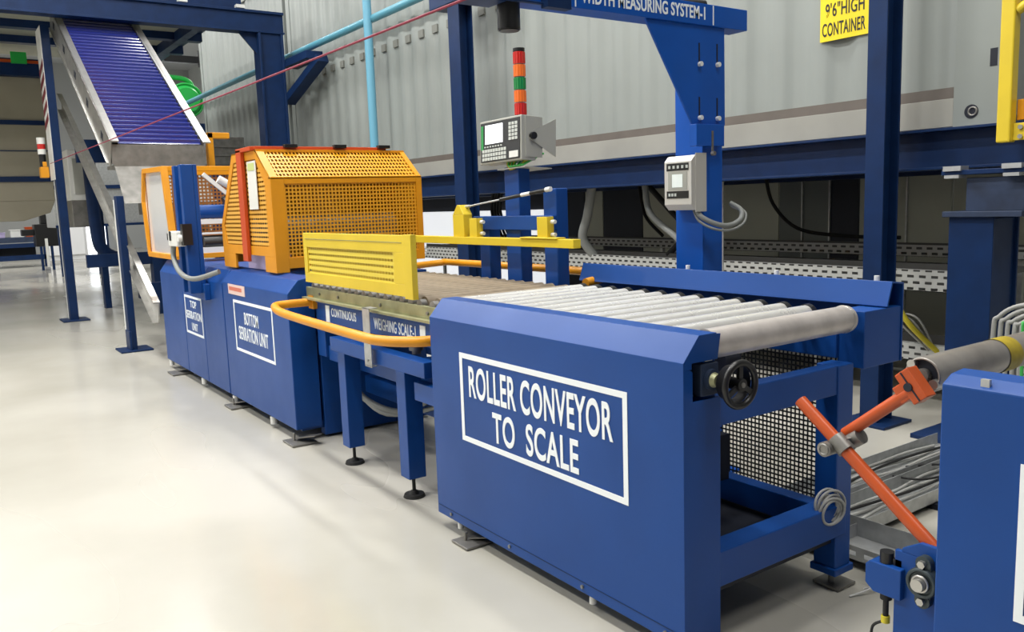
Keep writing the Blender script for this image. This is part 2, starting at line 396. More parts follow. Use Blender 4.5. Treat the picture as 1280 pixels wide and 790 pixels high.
# perforated back guard and its backing
b = MB(); b.add([(-3.5, 3.03, 0.22), (-1.99, 3.03, 0.22), (-1.99, 3.03, 1.02), (-3.5, 3.03, 1.02)], [(0, 1, 2, 3)])
b.build('perforated_guard', P_GUARD, rc)
b = MB(); b.box(-3.5, -1.99, 3.02, 3.035, 0.20, 0.225); b.build('guard_edge', DARK, rc)
b = MB()
for x in (-3.33, -2.34): b.cyl((x-0.03, 1.985, 0.035), (x-0.03, 1.985, 0.075), 0.014, 14)
b.build('levelling_cap', WPL, rc)
b = MB()
for x in (-3.22,): 
    b.box(x-0.09, x+0.05, 1.90, 2.06, 0.004, 0.014); b.bar((x-0.05, 1.99, 0.02), (x+0.12, 2.08, 0.055), 0.06, 0.006); b.cyl((x-0.04, 1.95, 0.01), (x-0.04, 1.95, 0.055), 0.008, 8)
b.box(-1.99, -1.87, 2.85, 2.97, 0.004, 0.016); b.cyl((-1.93, 2.89, 0.01), (-1.93, 2.89, 0.075), 0.012, 10)
b.box(-3.5, -3.4, 2.9, 3.05, 0.004, 0.075); b.box(-2.78, -2.66, 2.9, 3.05, 0.004, 0.075); b.box(-1.95, -1.87, 2.05, 2.15, 0.004, 0.075); b.box(-3.46, -3.38, 2.05, 2.15, 0.004, 0.075)
b.build('anchor_foot', STEELD, rc, 0.002)
# coil of cable on the lower frame
b = MB()
for k in range(7):
    c = Vector((-1.89+0.012*(k % 3), 2.80+0.008*math.sin(k*2.1), 0.365+0.012*math.cos(k*1.7))); R1 = 0.062-0.006*(k % 4)
    b.ring(c, (1, -0.25+0.12*math.sin(k), 0.15*math.cos(k*2)), R1, 0.0055, 28, 8)
cc = tag(b.build('cable_coil', GREYC), 'coil of light grey cable hung on the open end of the roller conveyor', 'cable')

# ================================================================ WEIGHING SCALE
ws = thing('weighing_scale', 'blue continuous weighing scale stand with close rollers on two adjustable near legs', 'scale', (-4.6, 2.5, 0))
rz2 = 1.085
r1 = MB().cyl((-3.66, 2.12, rz2), (-3.66, 2.97, rz2), 0.042, 24).build('roller', BROWNR, ws)
cap = MB().cyl((-3.66, 2.085, rz2), (-3.66, 2.12, rz2), 0.03, 16).build('roller_end', STEELD, r1)
r1.location.x = -0.06
for i in range(2, 18):
    o = r1.copy(); C.objects.link(o); o.location = (-0.0985*i, 0, 0); o.parent = ws
    q = cap.copy(); C.objects.link(q); q.parent = o
b = MB(); b.box(-5.44, -3.56, 2.075, 2.10, 1.02, 1.085); b.box(-5.44, -3.56, 2.04, 2.12, 1.005, 1.02)
rail = b.build('olive_side_rail', OLIVE, ws, 0.002)
b = MB()
for x in (-5.2, -4.9, -4.3, -3.75): b.cyl((x, 2.067, 1.05), (x, 2.075, 1.05), 0.010, 10)
b.build('rail_bolt', STEELD, rail)
b = MB(); b.box(-5.44, -3.56, 2.98, 3.02, 0.98, 1.09); b.box(-5.44, -3.56, 2.09, 2.97, 0.985, 1.0)
b.build('far_side_rail', BLUE, ws, 0.002)
sp = MB().box(-5.20, -3.60, 2.09, 2.10, 0.865, 0.985).build('sign_plate', BLUE, ws, 0.002)
text_mesh('sign_lettering', 'CONTINUOUS', sp, WHITE, -5.06, -4.68, 0.913, 0.968, 2.09, '-y', 0.008)
text_mesh('sign_lettering', 'WEIGHING SCALE-1', sp, WHITE, -4.43, -3.92, 0.898, 0.965, 2.09, '-y', 0.008)
MB().box(-5.15, -5.09, 2.087, 2.09, 0.87, 0.98).box(-3.87, -3.81, 2.087, 2.09, 0.868, 0.975).build('white_end_bar', WHITE, sp)
b = MB(); b.box(-5.35, -5.22, 2.10, 2.16, 0.62, 0.985); b.box(-5.22, -3.55, 2.12, 2.17, 0.60, 0.70); b.box(-5.4, -3.56, 2.85, 2.92, 0.60, 0.70)
b.box(-5.3, -5.22, 2.16, 2.9, 0.62, 0.70); b.box(-3.95, -3.87, 2.16, 2.9, 0.80, 0.98); b.box(-5.05, -4.97, 2.16, 2.9, 0.80, 0.98)
b.box(-4.95, -3.72, 2.02, 2.10, 0.715, 0.80); b.box(-5.0, -3.80, 2.85, 2.93, 0.715, 0.80)
b.box(-3.92, -3.84, 2.08, 2.9, 0.715, 0.79); b.box(-4.92, -4.84, 2.08, 2.9, 0.715, 0.79)
b.box(-3.86, -3.53, 2.03, 2.09, 0.58, 0.68)
b.box(-5.4, -3.6, 2.45, 2.52, 0.30, 0.42)
b.build('support_frame', BLUE, ws, 0.004)
def sleg(x, y):
    o = MB().box(x, x+0.105, y, y+0.105, 0.115, 0.72).build('leg', BLUE, ws, 0.004)
    m = MB(); cx, cy = x+0.055, y+0.05
    m.cyl((cx, cy, 0.03), (cx, cy, 0.12), 0.010, 12); m.cyl((cx, cy, 0.001), (cx, cy, 0.018), 0.062, 28, 0.055); m.cyl((cx, cy, 0.018), (cx, cy, 0.035), 0.03, 20, 0.018)
    m.build('foot_pad', RUB, o)
for x, y in ((-4.84, 2.02), (-4.05, 2.02), (-4.84, 2.85), (-4.05, 2.85)): sleg(x, y)
b = MB(); b.box(-4.36, -4.27, 1.985, 1.99, 0.70, 1.04); b.cyl((-4.315, 1.978, 0.74), (-4.315, 1.985, 0.74), 0.009, 10); b.box(-4.36, -4.27, 1.985, 2.04, 1.035, 1.04); b.box(-4.36, -4.27, 1.985, 2.02, 0.705, 0.71)
b.build('steel_strap', GALV, ws, 0.001)
b = MB()
for x in (-4.8, -4.0, -4.45): b.cyl((x, 2.13, 0.80), (x, 2.13, 0.87), 0.025, 14); b.cyl((x, 2.13, 0.82), (x, 2.13, 0.84), 0.04, 14)
b.build('load_cell', STEELD, ws)
b = MB(); b.tube([(-5.43, 2.3, 0.5), (-5.1, 2.3, 0.33), (-4.7, 2.35, 0.30), (-4.4, 2.4, 0.42), (-4.0, 2.4, 0.6), (-3.7, 2.3, 0.62)], 0.022)
b.tube([(-5.43, 2.35, 0.44), (-5.2, 2.3, 0.36), (-4.8, 2.32, 0.27), (-4.3, 2.45, 0.4), (-4.0, 2.4, 0.58)], 0.014)
tag(b.build('hanging_hose', GREYP), 'dark grey hoses drooping behind the legs of the weighing scale', 'hose')
# side bumper pipe (near)
b = MB(); b.tube([(-5.36, 2.08, 0.985), (-5.36, 1.86, 0.985), (-5.28, 1.80, 0.975), (-5.0, 1.79, 0.955), (-4.0, 1.79, 0.94), (-3.78, 1.82, 0.935), (-3.62, 1.93, 0.935), (-3.57, 2.06, 0.935)], 0.027, 16, 8)
b.bar((-5.36, 2.07, 0.985), (-5.36, 2.10, 0.985), 0.08, 0.09)
tag(b.build('bumper_pipe', YEL), 'bent amber yellow bumper pipe along the near side of the weighing scale', 'guard rail')
b = MB(); b.tube([(-5.75, 3.06, 1.14), (-5.75, 3.32, 1.15), (-5.6, 3.36, 1.155), (-4.0, 3.36, 1.16), (-3.74, 3.3, 1.15), (-3.68, 3.08, 1.13)], 0.026, 14, 8)
tag(b.build('bumper_pipe', YEL), 'bent amber yellow bumper pipe on the far side behind the blue posts', 'guard rail')
# near yellow guard
g = thing('louvred_guard', 'lemon yellow perforated box guard standing over the near edge of the weighing scale', 'guard', (-4.6, 2.1, 1.09))
b = MB(); y0, y1 = 2.045, 2.06
b.box(-5.36, -3.93, y0, y1, 1.36, 1.452); b.box(-5.36, -3.93, y0, y1, 1.125, 1.19); b.box(-5.36, -5.30, y0, y1, 1.19, 1.36); b.box(-4.05, -3.93, y0, y1, 1.19, 1.36)
b.box(-3.93, -3.84, y0-0.004, 2.075, 1.115, 1.456)
b.box(-5.36, -3.93, y1, 2.075, 1.446, 1.452); b.box(-5.36, -5.355, y1, 2.075, 1.12, 1.446)
b.build('guard_frame', YEL2, g, 0.002)
MB().add([(-5.30, 2.052, 1.19), (-4.05, 2.052, 1.19), (-4.05, 2.052, 1.36), (-5.30, 2.052, 1.36)], [(0,1,2,3)]).build('perforated_panel', P_YELL, g)
MB().box(-5.30, -4.05, 2.070, 2.074, 1.13, 1.44).build('back_plate', YEL2, g)
MB().box(-5.32, -3.95, 2.042, 2.045, 1.412, 1.415).build('seam', OLIVE, g)
# far guide arm with brackets
ga = thing('guide_arm', 'long lemon yellow bar with three brackets hinged to the blue posts behind', 'guide rail', (-4.5, 2.97, 1.3))
MB().box(-5.62, -3.60, 2.93, 2.985, 1.338, 1.388).box(-4.10, -3.74, 2.92, 2.99, 1.388, 1.396).build('bar', YEL2, ga, 0.003)
def lug(x0, x1, z1):
    m = MB(); m.box(x0, x1, 2.95, 2.96, 1.388, z1); m.box(x0, x0+0.012, 2.96, 3.0, 1.388, z1); m.box(x1-0.012, x1, 2.96, 3.0, 1.388, z1); return m
lug(-4.71, -4.62, 1.51).build('bracket', YEL2, ga, 0.002); lug(-3.96, -3.86, 1.515).build('bracket', YEL2, ga, 0.002)
m = MB(); m.box(-4.92, -4.78, 2.95, 3.02, 1.388, 1.535); m.prism([(-4.92, 1.535), (-4.78, 1.535), (-4.83, 1.60), (-4.86, 1.60)], 'y', 2.95, 3.02)
m.build('strut_mount', YEL2, ga, 0.003)
b = MB()
for x, z in ((-4.60, 1.485), (-4.60, 1.41), (-3.84, 1.485), (-3.84, 1.41)): b.cyl((x-0.02, 2.985, z), (x+0.012, 2.985, z), 0.012, 12)
b.build('pivot_bolt', WPL, ga)
gs = thing('gas_strut', 'slim black gas strut running up from the yellow mount to the tall blue post', 'gas strut', (-4.8, 3.0, 1.58))
A = Vector((-4.83, 3.0, 1.585)); B = Vector((-3.99, 3.07, 1.675)); mid = A.lerp(B, 0.45)
MB().cyl(A, mid, 0.006, 12).cyl(A-(B-A)*0.02, A+(B-A)*0.06, 0.011, 12).build('rod', GALV, gs)
MB().cyl(mid, B, 0.0115, 14).build('cylinder', BLK, gs)
MB().cyl(A.lerp(B, 0.7), A.lerp(B, 0.8), 0.0122, 14, caps=False).cyl(B-(B-A)*0.03, B+(B-A)*0.02, 0.015, 12).build('pale_label', WPL, gs)
# support posts on far side with crossbar
ps = thing('post_frame', 'three blue posts joined by a crossbar on the far side of the weighing scale', 'frame', (-4.4, 3.2, 0))
for x0, x1, z1 in ((-4.82, -4.70, 1.50), (-4.50, -4.34, 1.83), (-4.09, -3.96, 1.68)):
    MB().box(x0, x1, 3.10, 3.19, 0.0, z1).build('post', BLUE, ps, 0.006)
MB().box(-4.85, -3.96, 3.07, 3.10, 1.43, 1.52).build('crossbar', BLUE, ps, 0.004)

# ================================================================ HMI + STACK LIGHT
hm = thing('control_terminal', 'grey machine control terminal with bright screen and keypad on the middle blue post', 'control panel', (-4.5, 3.2, 1.83))
def hmi_pt(u_, v_, d=0):   # local frame of the terminal, tilted
    o = Vector((-4.655, 3.02, 1.855)); a = Vector((1, 0.10, 0.03)).normalized(); c = Vector((-0.02, 0.05, 1)).normalized(); n = a.cross(c)
    return o+a*u_+c*v_+n*d
def hbox(m, u0, u1, v0, v1, d0, d1):
    m.add([hmi_pt(*p) for p in ((u0,v0,d0),(u1,v0,d0),(u1,v0,d1),(u0,v0,d1),(u0,v1,d0),(u1,v1,d0),(u1,v1,d1),(u0,v1,d1))],
          [(0,3,2,1),(4,5,6,7),(0,1,5,4),(1,2,6,5),(2,3,7,6),(3,0,4,7)]); return m
hbox(MB(), 0, 0.41, 0, 0.275, -0.12, 0).build('housing', BEZEL, hm, 0.004)
fp = hbox(MB(), 0.012, 0.398, 0.012, 0.262, 0, 0.004).build('face_plate', KEYP, hm)
hbox(MB(), 0.06, 0.235, 0.125, 0.245, 0.004, 0.006).build('screen', SCREEN, hm)
hbox(MB(), 0.018, 0.040, 0.09, 0.245, 0.004, 0.006).build('green_key_column', GREENK, hm)
m = MB()
for rr in range(3):
    for k in range(9): hbox(m, 0.03+0.027*k, 0.052+0.027*k, 0.02+0.026*rr, 0.040+0.026*rr, 0.004, 0.007)
for rr in range(5):
    for k in range(3): hbox(m, 0.295+0.03*k, 0.318+0.03*k, 0.13+0.023*rr, 0.148+0.023*rr, 0.004, 0.007)
for k in range(7): hbox(m, 0.05+0.027*k, 0.065+0.027*k, 0.103, 0.112, 0.004, 0.006)
m.build('key_block', KEYW, hm)
hbox(MB(), 0.30, 0.385, 0.02, 0.06, 0.004, 0.008).build('cream_key_plate', WPL, hm)
m = hbox(MB(), 0.410, 0.416, 0.02, 0.27, -0.17, -0.03); m.build('side_plate', BEZEL, hm)
m = MB(); c0 = hmi_pt(0.416, 0.15, -0.08); m.cyl(c0, c0+Vector((0.03, 0, 0)), 0.022, 18); c0 = hmi_pt(0.0, 0.13, -0.05); m.cyl(c0-Vector((0.02, 0, 0)), c0, 0.02, 16); m.build('knob', BLK, hm)
m = MB(); m.add([hmi_pt(*p) for p in ((0.42, 0.13, -0.06), (0.42, 0.17, -0.06), (0.42, 0.27, -0.28), (0.42, 0.03, -0.28), (0.424, 0.13, -0.06), (0.424, 0.17, -0.06), (0.424, 0.27, -0.28), (0.424, 0.03, -0.28))],
               [(0,1,2,3),(7,6,5,4),(0,4,5,1),(1,5,6,2),(2,6,7,3),(3,7,4,0)]); hbox(m, 0.15, 0.42, -0.045, -0.04, -0.25, -0.02); m.build('swivel_bracket', BEZEL, hm)
m = MB()
for k in range(6): m.tube([hmi_pt(0.23+0.03*k, 0.01, -0.05-0.01*k), hmi_pt(0.26+0.025*k, -0.03, -0.03), hmi_pt(0.34+0.01*k, -0.015, -0.06), hmi_pt(0.405, 0.05, -0.14-0.01*k)], 0.006, 8, 5)
m.build('wire_loop', GCAB, hm)
m = MB()
for k in range(4): m.tube([hmi_pt(0.20+0.03*k, 0.01, -0.06), hmi_pt(0.25, -0.035-0.004*k, -0.04), hmi_pt(0.36, -0.02, -0.05), hmi_pt(0.40, 0.03+0.01*k, -0.10)], 0.006, 8, 5)
m.build('wire_loop', YCAB, hm)
sl = thing('stack_light', 'tall signal tower of red, orange and green lenses above the control terminal', 'signal light', (-4.42, 3.28, 2.12))
zz = 2.125; cx, cy = -4.46, 3.22
MB().cyl((cx, cy, zz-0.02), (cx, cy, zz+0.035), 0.036, 24).build('base', BLK, sl)
for nm, mt_ in (('red', LRED), ('orange', LORG), ('green', LGRN), ('orange', LORG), ('red', LRED)):
    m = MB(); zb = zz+0.035; m.cyl((cx, cy, zb+0.003), (cx, cy, zb+0.077), 0.037, 28)
    for k in range(14): a = k*math.pi/7; m.cyl((cx+0.036*math.cos(a), cy+0.036*math.sin(a), zb+0.005), (cx+0.036*math.cos(a), cy+0.036*math.sin(a), zb+0.075), 0.004, 6)
    q = m.build('lens', mt_, sl); q['label'] = nm+' lens'; zz += 0.08
MB().cyl((cx, cy, zz+0.035), (cx, cy, zz+0.055), 0.038, 28).build('cap', BLK, sl)

# ================================================================ WIDTH MEASURING SYSTEM
mx = thing('measuring_gantry', 'bright blue column with a lettered overhead arm reaching across the conveyor', 'gantry', (-3.25, 3.6, 0))
b = MB(); b.box(-3.37, -3.17, 3.50, 3.505, 0.0, 2.49); b.box(-3.37, -3.17, 3.505, 3.66, 0.0, 2.49); b.build('column', BLUE2, mx, 0.005)
b = MB(); b.box(-3.42, -3.12, 3.42, 3.76, 0, 0.015); b.build('base_plate', BLUE2, mx, 0.003)
arm = MB().box(-3.27, -3.14, 1.95, 3.83, 2.50, 2.61).build('arm', BLUE2, mx, 0.003)
text_mesh('arm_lettering', 'WIDTH MEASURING SYSTEM-1', arm, WHITE, 2.64, 3.49, 2.527, 2.593, -3.14, '+x', 0.02)
MB().box(-3.14, -3.138, 2.60, 2.607, 2.505, 2.605).box(-3.14, -3.138, 3.55, 3.557, 2.505, 2.605).build('arm_mark', WHITE, arm)
MB().cyl((-3.2, 3.3, 2.61), (-3.2, 3.55, 2.625), 0.022, 12).tube([(-3.2, 2.4, 2.62), (-3.2, 3.0, 2.625), (-3.2, 3.55, 2.625)], 0.014).build('arm_cable', RUB, arm)
b = MB(); b.prism([(3.07, 2.50), (3.66, 2.50), (3.665, 1.985), (3.41, 1.985)], 'x', -3.17, -3.155)
pl = b.build('gusset_plate', BLUE2, mx, 0.002)
b = MB(); 
for y, z in ((3.46, 2.30), (3.60, 2.305), (3.46, 2.02), (3.60, 2.02)): b.cyl((-3.155, y, z), (-3.135, y, z), 0.013, 8)
b.build('plate_bolt', WPL, pl)
b = MB()
for y, z in ((3.46, 2.36), (3.60, 2.365), (3.46, 2.08), (3.60, 2.08)): b.box(-3.155, -3.1535, y-0.005, y+0.005, z-0.05, z+0.05)
b.build('slot', DARK, pl)
b = MB(); b.box(-3.17, -3.12, 3.40, 3.62, 1.87, 1.985); b.build('clamp_block', BLUE2, mx, 0.003)
MB().box(-3.12, -3.117, 3.515, 3.53, 1.84, 1.95).cyl((-3.12, 3.52, 1.83), (-3.10, 3.52, 1.83), 0.012, 8).build('clamp_bolt', STEELD, mx)
b = MB(); b.cyl((-3.2, 2.26, 2.38), (-3.2, 2.26, 2.56), 0.052, 32); b.cyl((-3.2, 2.26, 2.375), (-3.2, 2.26, 2.385), 0.046, 32)
tag(b.build('sensor_camera', BLK), 'black cylindrical sensor hanging below the end of the measuring arm', 'sensor')
b = MB(); b.box(-3.14, -3.12, 2.15, 2.55, 2.49, 2.50); b.box(-3.14, -3.09, 2.40, 2.54, 2.475, 2.52); b.box(-3.27, -3.13, 2.02, 2.2, 2.485, 2.53)
b.build('sensor_bracket', NAVY, mx, 0.002)
# indicator
ind = thing('weight_indicator', 'small stainless digital indicator box with lit display on the bright blue column', 'indicator', (-3.3, 3.42, 1.5))
def prism_box(m, x0, x1, y0, y1, z0, z1, c):
    m.prism([(y1, z0+0.0), (y0+c, z0), (y0, z0+c), (y0, z1-c), (y0+c, z1), (y1, z1)], 'x', x0, x1); return m
X0, X1, Y0, Y1 = -3.345, -3.145, 3.385, 3.49
STW = mat('satin_stainless_indicator', (0.68, 0.66, 0.62), 0.35, 0.45)
prism_box(MB(), X0, X1, Y0, Y1, 1.53, 1.825, 0.03).build('housing', STW, ind, 0.003)
m = MB(); m.box(X1, X1+0.004, Y0+0.03, Y1+0.01, 1.52, 1.835); m.build('side_flange', STW, ind, 0.001)
m = MB(); m.box(X0+0.02, X1-0.02, Y0-0.003, Y0, 1.745, 1.785); m.box(X0+0.02, X1-0.02, Y0-0.003, Y0, 1.595, 1.635); m.build('button_strip', BLK, ind)
m = MB(); m.box(X0+0.03, X1-0.03, Y0-0.002, Y0, 1.64, 1.74); m.build('display_frame', BEZEL, ind)
MB().box(X0+0.062, X1-0.062, Y0-0.004, Y0, 1.655, 1.725).build('display', LCD, ind)
m = MB()
for k in range(5): m.box(X0+0.035+0.032*k, X0+0.050+0.032*k, Y0-0.005, Y0-0.003, 1.757, 1.773)
for k in range(3): m.box(X0+0.035+0.022*k, X0+0.049+0.022*k, Y0-0.005, Y0-0.003, 1.607, 1.623)
m.build('button', KEYW, ind)
b = MB(); b.tube([(-3.18, 3.46, 1.53), (-3.14, 3.46, 1.49), (-3.09, 3.52, 1.45), (-3.07, 3.60, 1.44), (-3.06, 3.68, 1.47), (-3.08, 3.71, 1.52), (-3.14, 3.69, 1.56)], 0.014, 12, 8)
b.tube([(-3.20, 3.46, 1.53), (-3.15, 3.45, 1.47), (-3.09, 3.50, 1.425), (-3.06, 3.60, 1.415), (-3.045, 3.69, 1.45), (-3.07, 3.73, 1.51), (-3.14, 3.70, 1.54)], 0.007, 10, 8)
tag(b.build('flexible_conduit', GREYP), 'looped grey conduit curling from the indicator round the blue column', 'conduit')

# ================================================================ SERRATION UNITS
bu = thing('serration_cabinet', 'blue cabinet lettered for bottom serration with a sloping shoulder', 'machine cabinet', (-6.2, 2.2, 0))
b = MB(); b.prism([(1.95, 0.09), (1.95, 1.04), (2.03, 1.13), (2.14, 1.15), (2.14, 0.09)], 'x', -6.99, -5.47)
bd = b.build('body', BLUE, bu, 0.006)
b = MB(); b.box(-6.95, -5.50, 2.0, 2.9, 0.07, 0.12); b.box(-5.56, -5.47, 2.16, 3.0, 0.02, 1.02); b.box(-6.9, -5.56, 2.9, 3.05, 0.05, 1.1); b.box(-6.9, -5.5, 2.1, 3.05, 1.08, 1.13)
b.build('base_frame', BLUE, bu, 0.004)
frame_mesh('sign_border', bd, WHITE, -6.72, -5.80, 0.505, 0.915, 0.022, 1.95)
text_mesh('sign_lettering', 'BOTTOM', bd, WHITE, -6.46, -6.13, 0.735, 0.83, 1.95, '-y', 0.006)
text_mesh('sign_lettering', 'SERRATION UNIT', bd, WHITE, -6.62, -5.93, 0.605, 0.71, 1.95, '-y', 0.006)
lb = MB().box(-6.82, -6.40, 1.946, 1.95, 0.955, 1.035).build('maker_plate', CARD, bd)
MB().box(-6.79, -6.47, 1.945, 1.946, 0.985, 1.015).build('print_band', CARDR, lb)
b = MB()
for x in (-6.93, -6.0): b.cyl((x, 1.97, 0.03), (x, 1.97, 0.085), 0.025, 14)
b.build('levelling_cap', WPL, bu)
b = MB()
for x in (-6.85, -5.45): b.box(x-0.12, x+0.08, 1.88, 2.06, 0.004, 0.016); b.bar((x-0.06, 1.97, 0.03), (x+0.12, 2.05, 0.07), 0.07, 0.008); b.cyl((x-0.05, 1.94, 0.01), (x-0.05, 1.94, 0.07), 0.009, 8)
b.build('anchor_foot', STEELD, bu, 0.002)
# top unit
tu = thing('serration_cabinet', 'narrower blue cabinet lettered for top serration at the foot of the incline conveyor', 'machine cabinet', (-8.1, 2.2, 0))
for x0, x1 in ((-9.25, -8.35), (-8.34, -7.66), (-7.65, -7.01)):
    b = MB(); b.prism([(1.95, 0.09), (1.95, 1.02), (2.03, 1.13), (2.14, 1.15), (2.14, 0.09)], 'x', x0, x1)
    o = b.build('panel', BLUE, tu, 0.005)
    if x0 == -8.34:
        frame_mesh('sign_border', o, WHITE, -8.30, -7.70, 0.48, 0.845, 0.022, 1.95)
        text_mesh('sign_lettering', 'TOP', o, WHITE, -8.10, -7.88, 0.735, 0.80, 1.95, '-y', 0.006)
        text_mesh('sign_lettering', 'SERRATION', o, WHITE, -8.26, -7.74, 0.625, 0.70, 1.95, '-y', 0.006)
        text_mesh('sign_lettering', 'UNIT', o, WHITE, -8.09, -7.89, 0.52, 0.59, 1.95, '-y', 0.006)
b = MB(); b.box(-9.2, -7.05, 2.0, 2.9, 0.07, 0.12); b.box(-9.2, -7.05, 2.14, 3.05, 1.06, 1.12); b.box(-9.2, -7.05, 2.9, 3.05, 0.1, 1.06); b.build('base_frame', BLUE, tu, 0.004)
b = MB()
for x in (-9.15, -7.9): b.cyl((x, 1.97, 0.03), (x, 1.97, 0.085), 0.025, 14)
b.build('levelling_cap', WPL, tu)
b = MB()
for x in (-8.75,): b.box(x-0.14, x+0.1, 1.86, 2.06, 0.004, 0.016); b.bar((x-0.06, 1.97, 0.03), (x+0.14, 2.05, 0.07), 0.08, 0.008)
b.build('anchor_foot', STEELD, tu, 0.002)
# blue post with limit switch
bp = MB(); bp.box(-7.72, -7.42, 1.90, 1.935, 0.92, 2.02); bp.box(-7.50, -7.42, 1.80, 1.90, 0.92, 2.02); bp.box(-7.72, -7.64, 1.80, 1.90, 0.92, 2.02)
bp.box(-7.8, -7.36, 1.90, 1.95, 0.86, 1.0)
tag(bp.build('channel_post', BLUE, bevel=0.006), 'upright blue channel post bolted to the front of the top serration cabinet', 'post')
lsw = thing('limit_switch', 'cream limit switch box clamped on the upright blue channel post', 'switch', (-7.6, 1.78, 1.4))
MB().box(-7.72, -7.43, 1.72, 1.80, 1.33, 1.46).build('housing', WPL, lsw, 0.01)
MB().box(-7.80, -7.72, 1.73, 1.79, 1.38, 1.44).box(-7.66, -7.60, 1.715, 1.72, 1.38, 1.46).box(-7.43, -7.36, 1.76, 1.84, 1.34, 1.52).build('lever', BLK, lsw)
MB().cyl((-7.41, 1.73, 1.40), (-7.41, 1.76, 1.40), 0.03, 12).build('roller_tip', WPL, lsw)
tag(MB().tube([(-7.72, 1.76, 1.33), (-7.70, 1.75, 1.22), (-7.5, 1.75, 1.10), (-7.25, 1.80, 1.06), (-7.05, 1.95, 1.12)], 0.022).build('conduit', GREYP), 'bent grey conduit running down from the limit switch', 'conduit')

# big hood over bottom unit
hd = thing('machine_hood', 'large amber yellow perforated hood with sloped shoulders and an orange strip', 'machine guard', (-6.5, 2.7, 1.15))
YF, YB = 2.05, 3.28
XL, XLs, XTl, XTr, XR = -7.22, -7.22, -6.80, -6.22, -5.93
zt, zs, zl = 2.06, 1.84, 1.50
def edge(m, p, q, w=0.045, t=0.02, y=YF):
    m.bar((p[0], y, p[1]), (q[0], y, q[1]), t, w, up=(0, 0, 1) if abs(p[0]-q[0]) > 0.02 else (1, 0, 0)); return m
out = [(XL, 1.27), (XL, zl), (XTl, zt), (XTr, zt), (XR-0.021, zs), (XR-0.021, 1.27)]
m = MB(); ins = [(-7.10, 1.34), (-7.15, 1.50), (-6.77, 1.99), (-6.24, 1.99), (-6.06, 1.80), (-6.06, 1.34)]
n = 6; vs = [(x, YF, z) for x, z in out]+[(x, YF, z) for x, z in ins]; vs += [(x, YF+0.02, z) for x, z in out]+[(x, YF+0.02, z) for x, z in ins]
fs = []
for i in range(n):
    j = (i+1) % n
    fs += [(i, j, j+6, i+6), (i+12, i+18, j+18, j+12), (i, i+12, j+12, j), (i+6, j+6, j+18, i+18)]
m.add(vs, fs)
# legs (the sheet is notched open at its foot)
m.box(-7.22, -6.90, YF, YF+0.02, 1.152, 1.27); m.box(-6.17, XR-0.021, YF, YF+0.02, 1.152, 1.27)
m.build('front_frame', YEL, hd, 0.002)
MB().add([(x, YF+0.008, z) for x, z in ins], [tuple(range(6))]).build('slotted_panel', P_HOODY, hd)
m = MB()   # +x face frame
m.box(XR-0.02, XR, YF, YF+0.10, 1.152, zs); m.box(XR-0.02, XR, YB-0.05, YB, 1.18, zs); m.box(XR-0.02, XR, YF+0.1, YB-0.05, zs-0.045, zs); m.box(XR-0.02, XR, YF+0.1, YB-0.05, 1.18, 1.26)
m.build('side_frame', YEL, hd, 0.002)
MB().add([(XR-0.01, YF+0.1, 1.26), (XR-0.01, YB-0.05, 1.26), (XR-0.01, YB-0.05, zs-0.045), (XR-0.01, YF+0.1, zs-0.045)], [(0,1,2,3)]).build('side_panel', P_HOODX, hd)
m = MB(); m.bar((XR-0.01, YF+0.03, zs-0.005), (XTr, YF+0.03, zt-0.01), 0.06, 0.015); m.bar((XR-0.01, YB-0.02, zs-0.005), (XTr, YB-0.02, zt-0.01), 0.04, 0.015)
m.box(XR-0.04, XR, YF, YB, zs-0.01, zs+0.005); m.bar((XTr, YF, zt-0.01), (XTr, YB, zt-0.01), 0.03, 0.02)
m.build('shoulder_frame', YEL, hd, 0.001)
MB().add([(XR-0.015, YF+0.06, zs), (XR-0.015, YB-0.04, zs), (XTr, YB-0.04, zt-0.012), (XTr, YF+0.06, zt-0.012)], [(0,1,2,3)]).build('shoulder_panel', P_HOODX, hd)
MB().box(XTl, XTr, YF, YB, zt-0.008, zt).add([(XL, YF, zl), (XL, YB, zl), (XTl, YB, zt), (XTl, YF, zt)], [(0,1,2,3)]).add([(XL, YF, 1.18), (XL, YB, 1.18), (XL, YB, zl), (XL, YF, zl)], [(0,1,2,3)]).add([(XL, YB, 1.18), (XR-0.03, YB, 1.18), (XR-0.03, YB, zs), (XTr, YB, zt), (XTl, YB, zt), (XL, YB, zl)], [(0,1,2,3,4,5)]).build('cover_sheet', YEL, hd)
m = MB(); m.box(-6.60, -6.48, YF-0.03, YF-0.002, 1.22, 2.075); m.box(-6.60, -6.25, YF-0.03, YF+0.03, 2.055, 2.085)
m.bar((-6.25, YF, 2.07), (-6.25, YB-0.15, 2.07), 0.05, 0.03)
m.build('orange_strip', RED, hd, 0.003)
m = MB()
for y in (2.32, 2.72, 3.1): m.box(-6.24, -6.19, y-0.05, y+0.05, 2.075, 2.10)
m.build('hinge', BLK, hd, 0.002)
m = MB(); m.box(-6.42, -6.22, YF-0.006, YF-0.002, 1.62, 1.98); m.build('instruction_card', WPL, hd)
MB().box(-6.40, -6.25, YF-0.008, YF-0.006, 1.91, 1.965).build('card_heading', PGREEN, hd)
MB().box(XR, XR+0.004, 2.33, 2.5, 1.345, 1.375).build('handle_slot', BLK, hd)
# inner works visible below the hood
m = MB(); m.box(-6.80, -6.30, 2.12, 2.3, 1.152, 1.27); m.build('inner_plate', LILAC, hd)
mm_ = MB(); mm_.cyl((-6.35, 2.2, 1.45), (-6.35, 3.2, 1.45), 0.12, 24); mm_.cyl((-6.8, 2.2, 1.45), (-6.8, 3.2, 1.45), 0.10, 24); mm_.build('inner_roller', STEELD, hd)

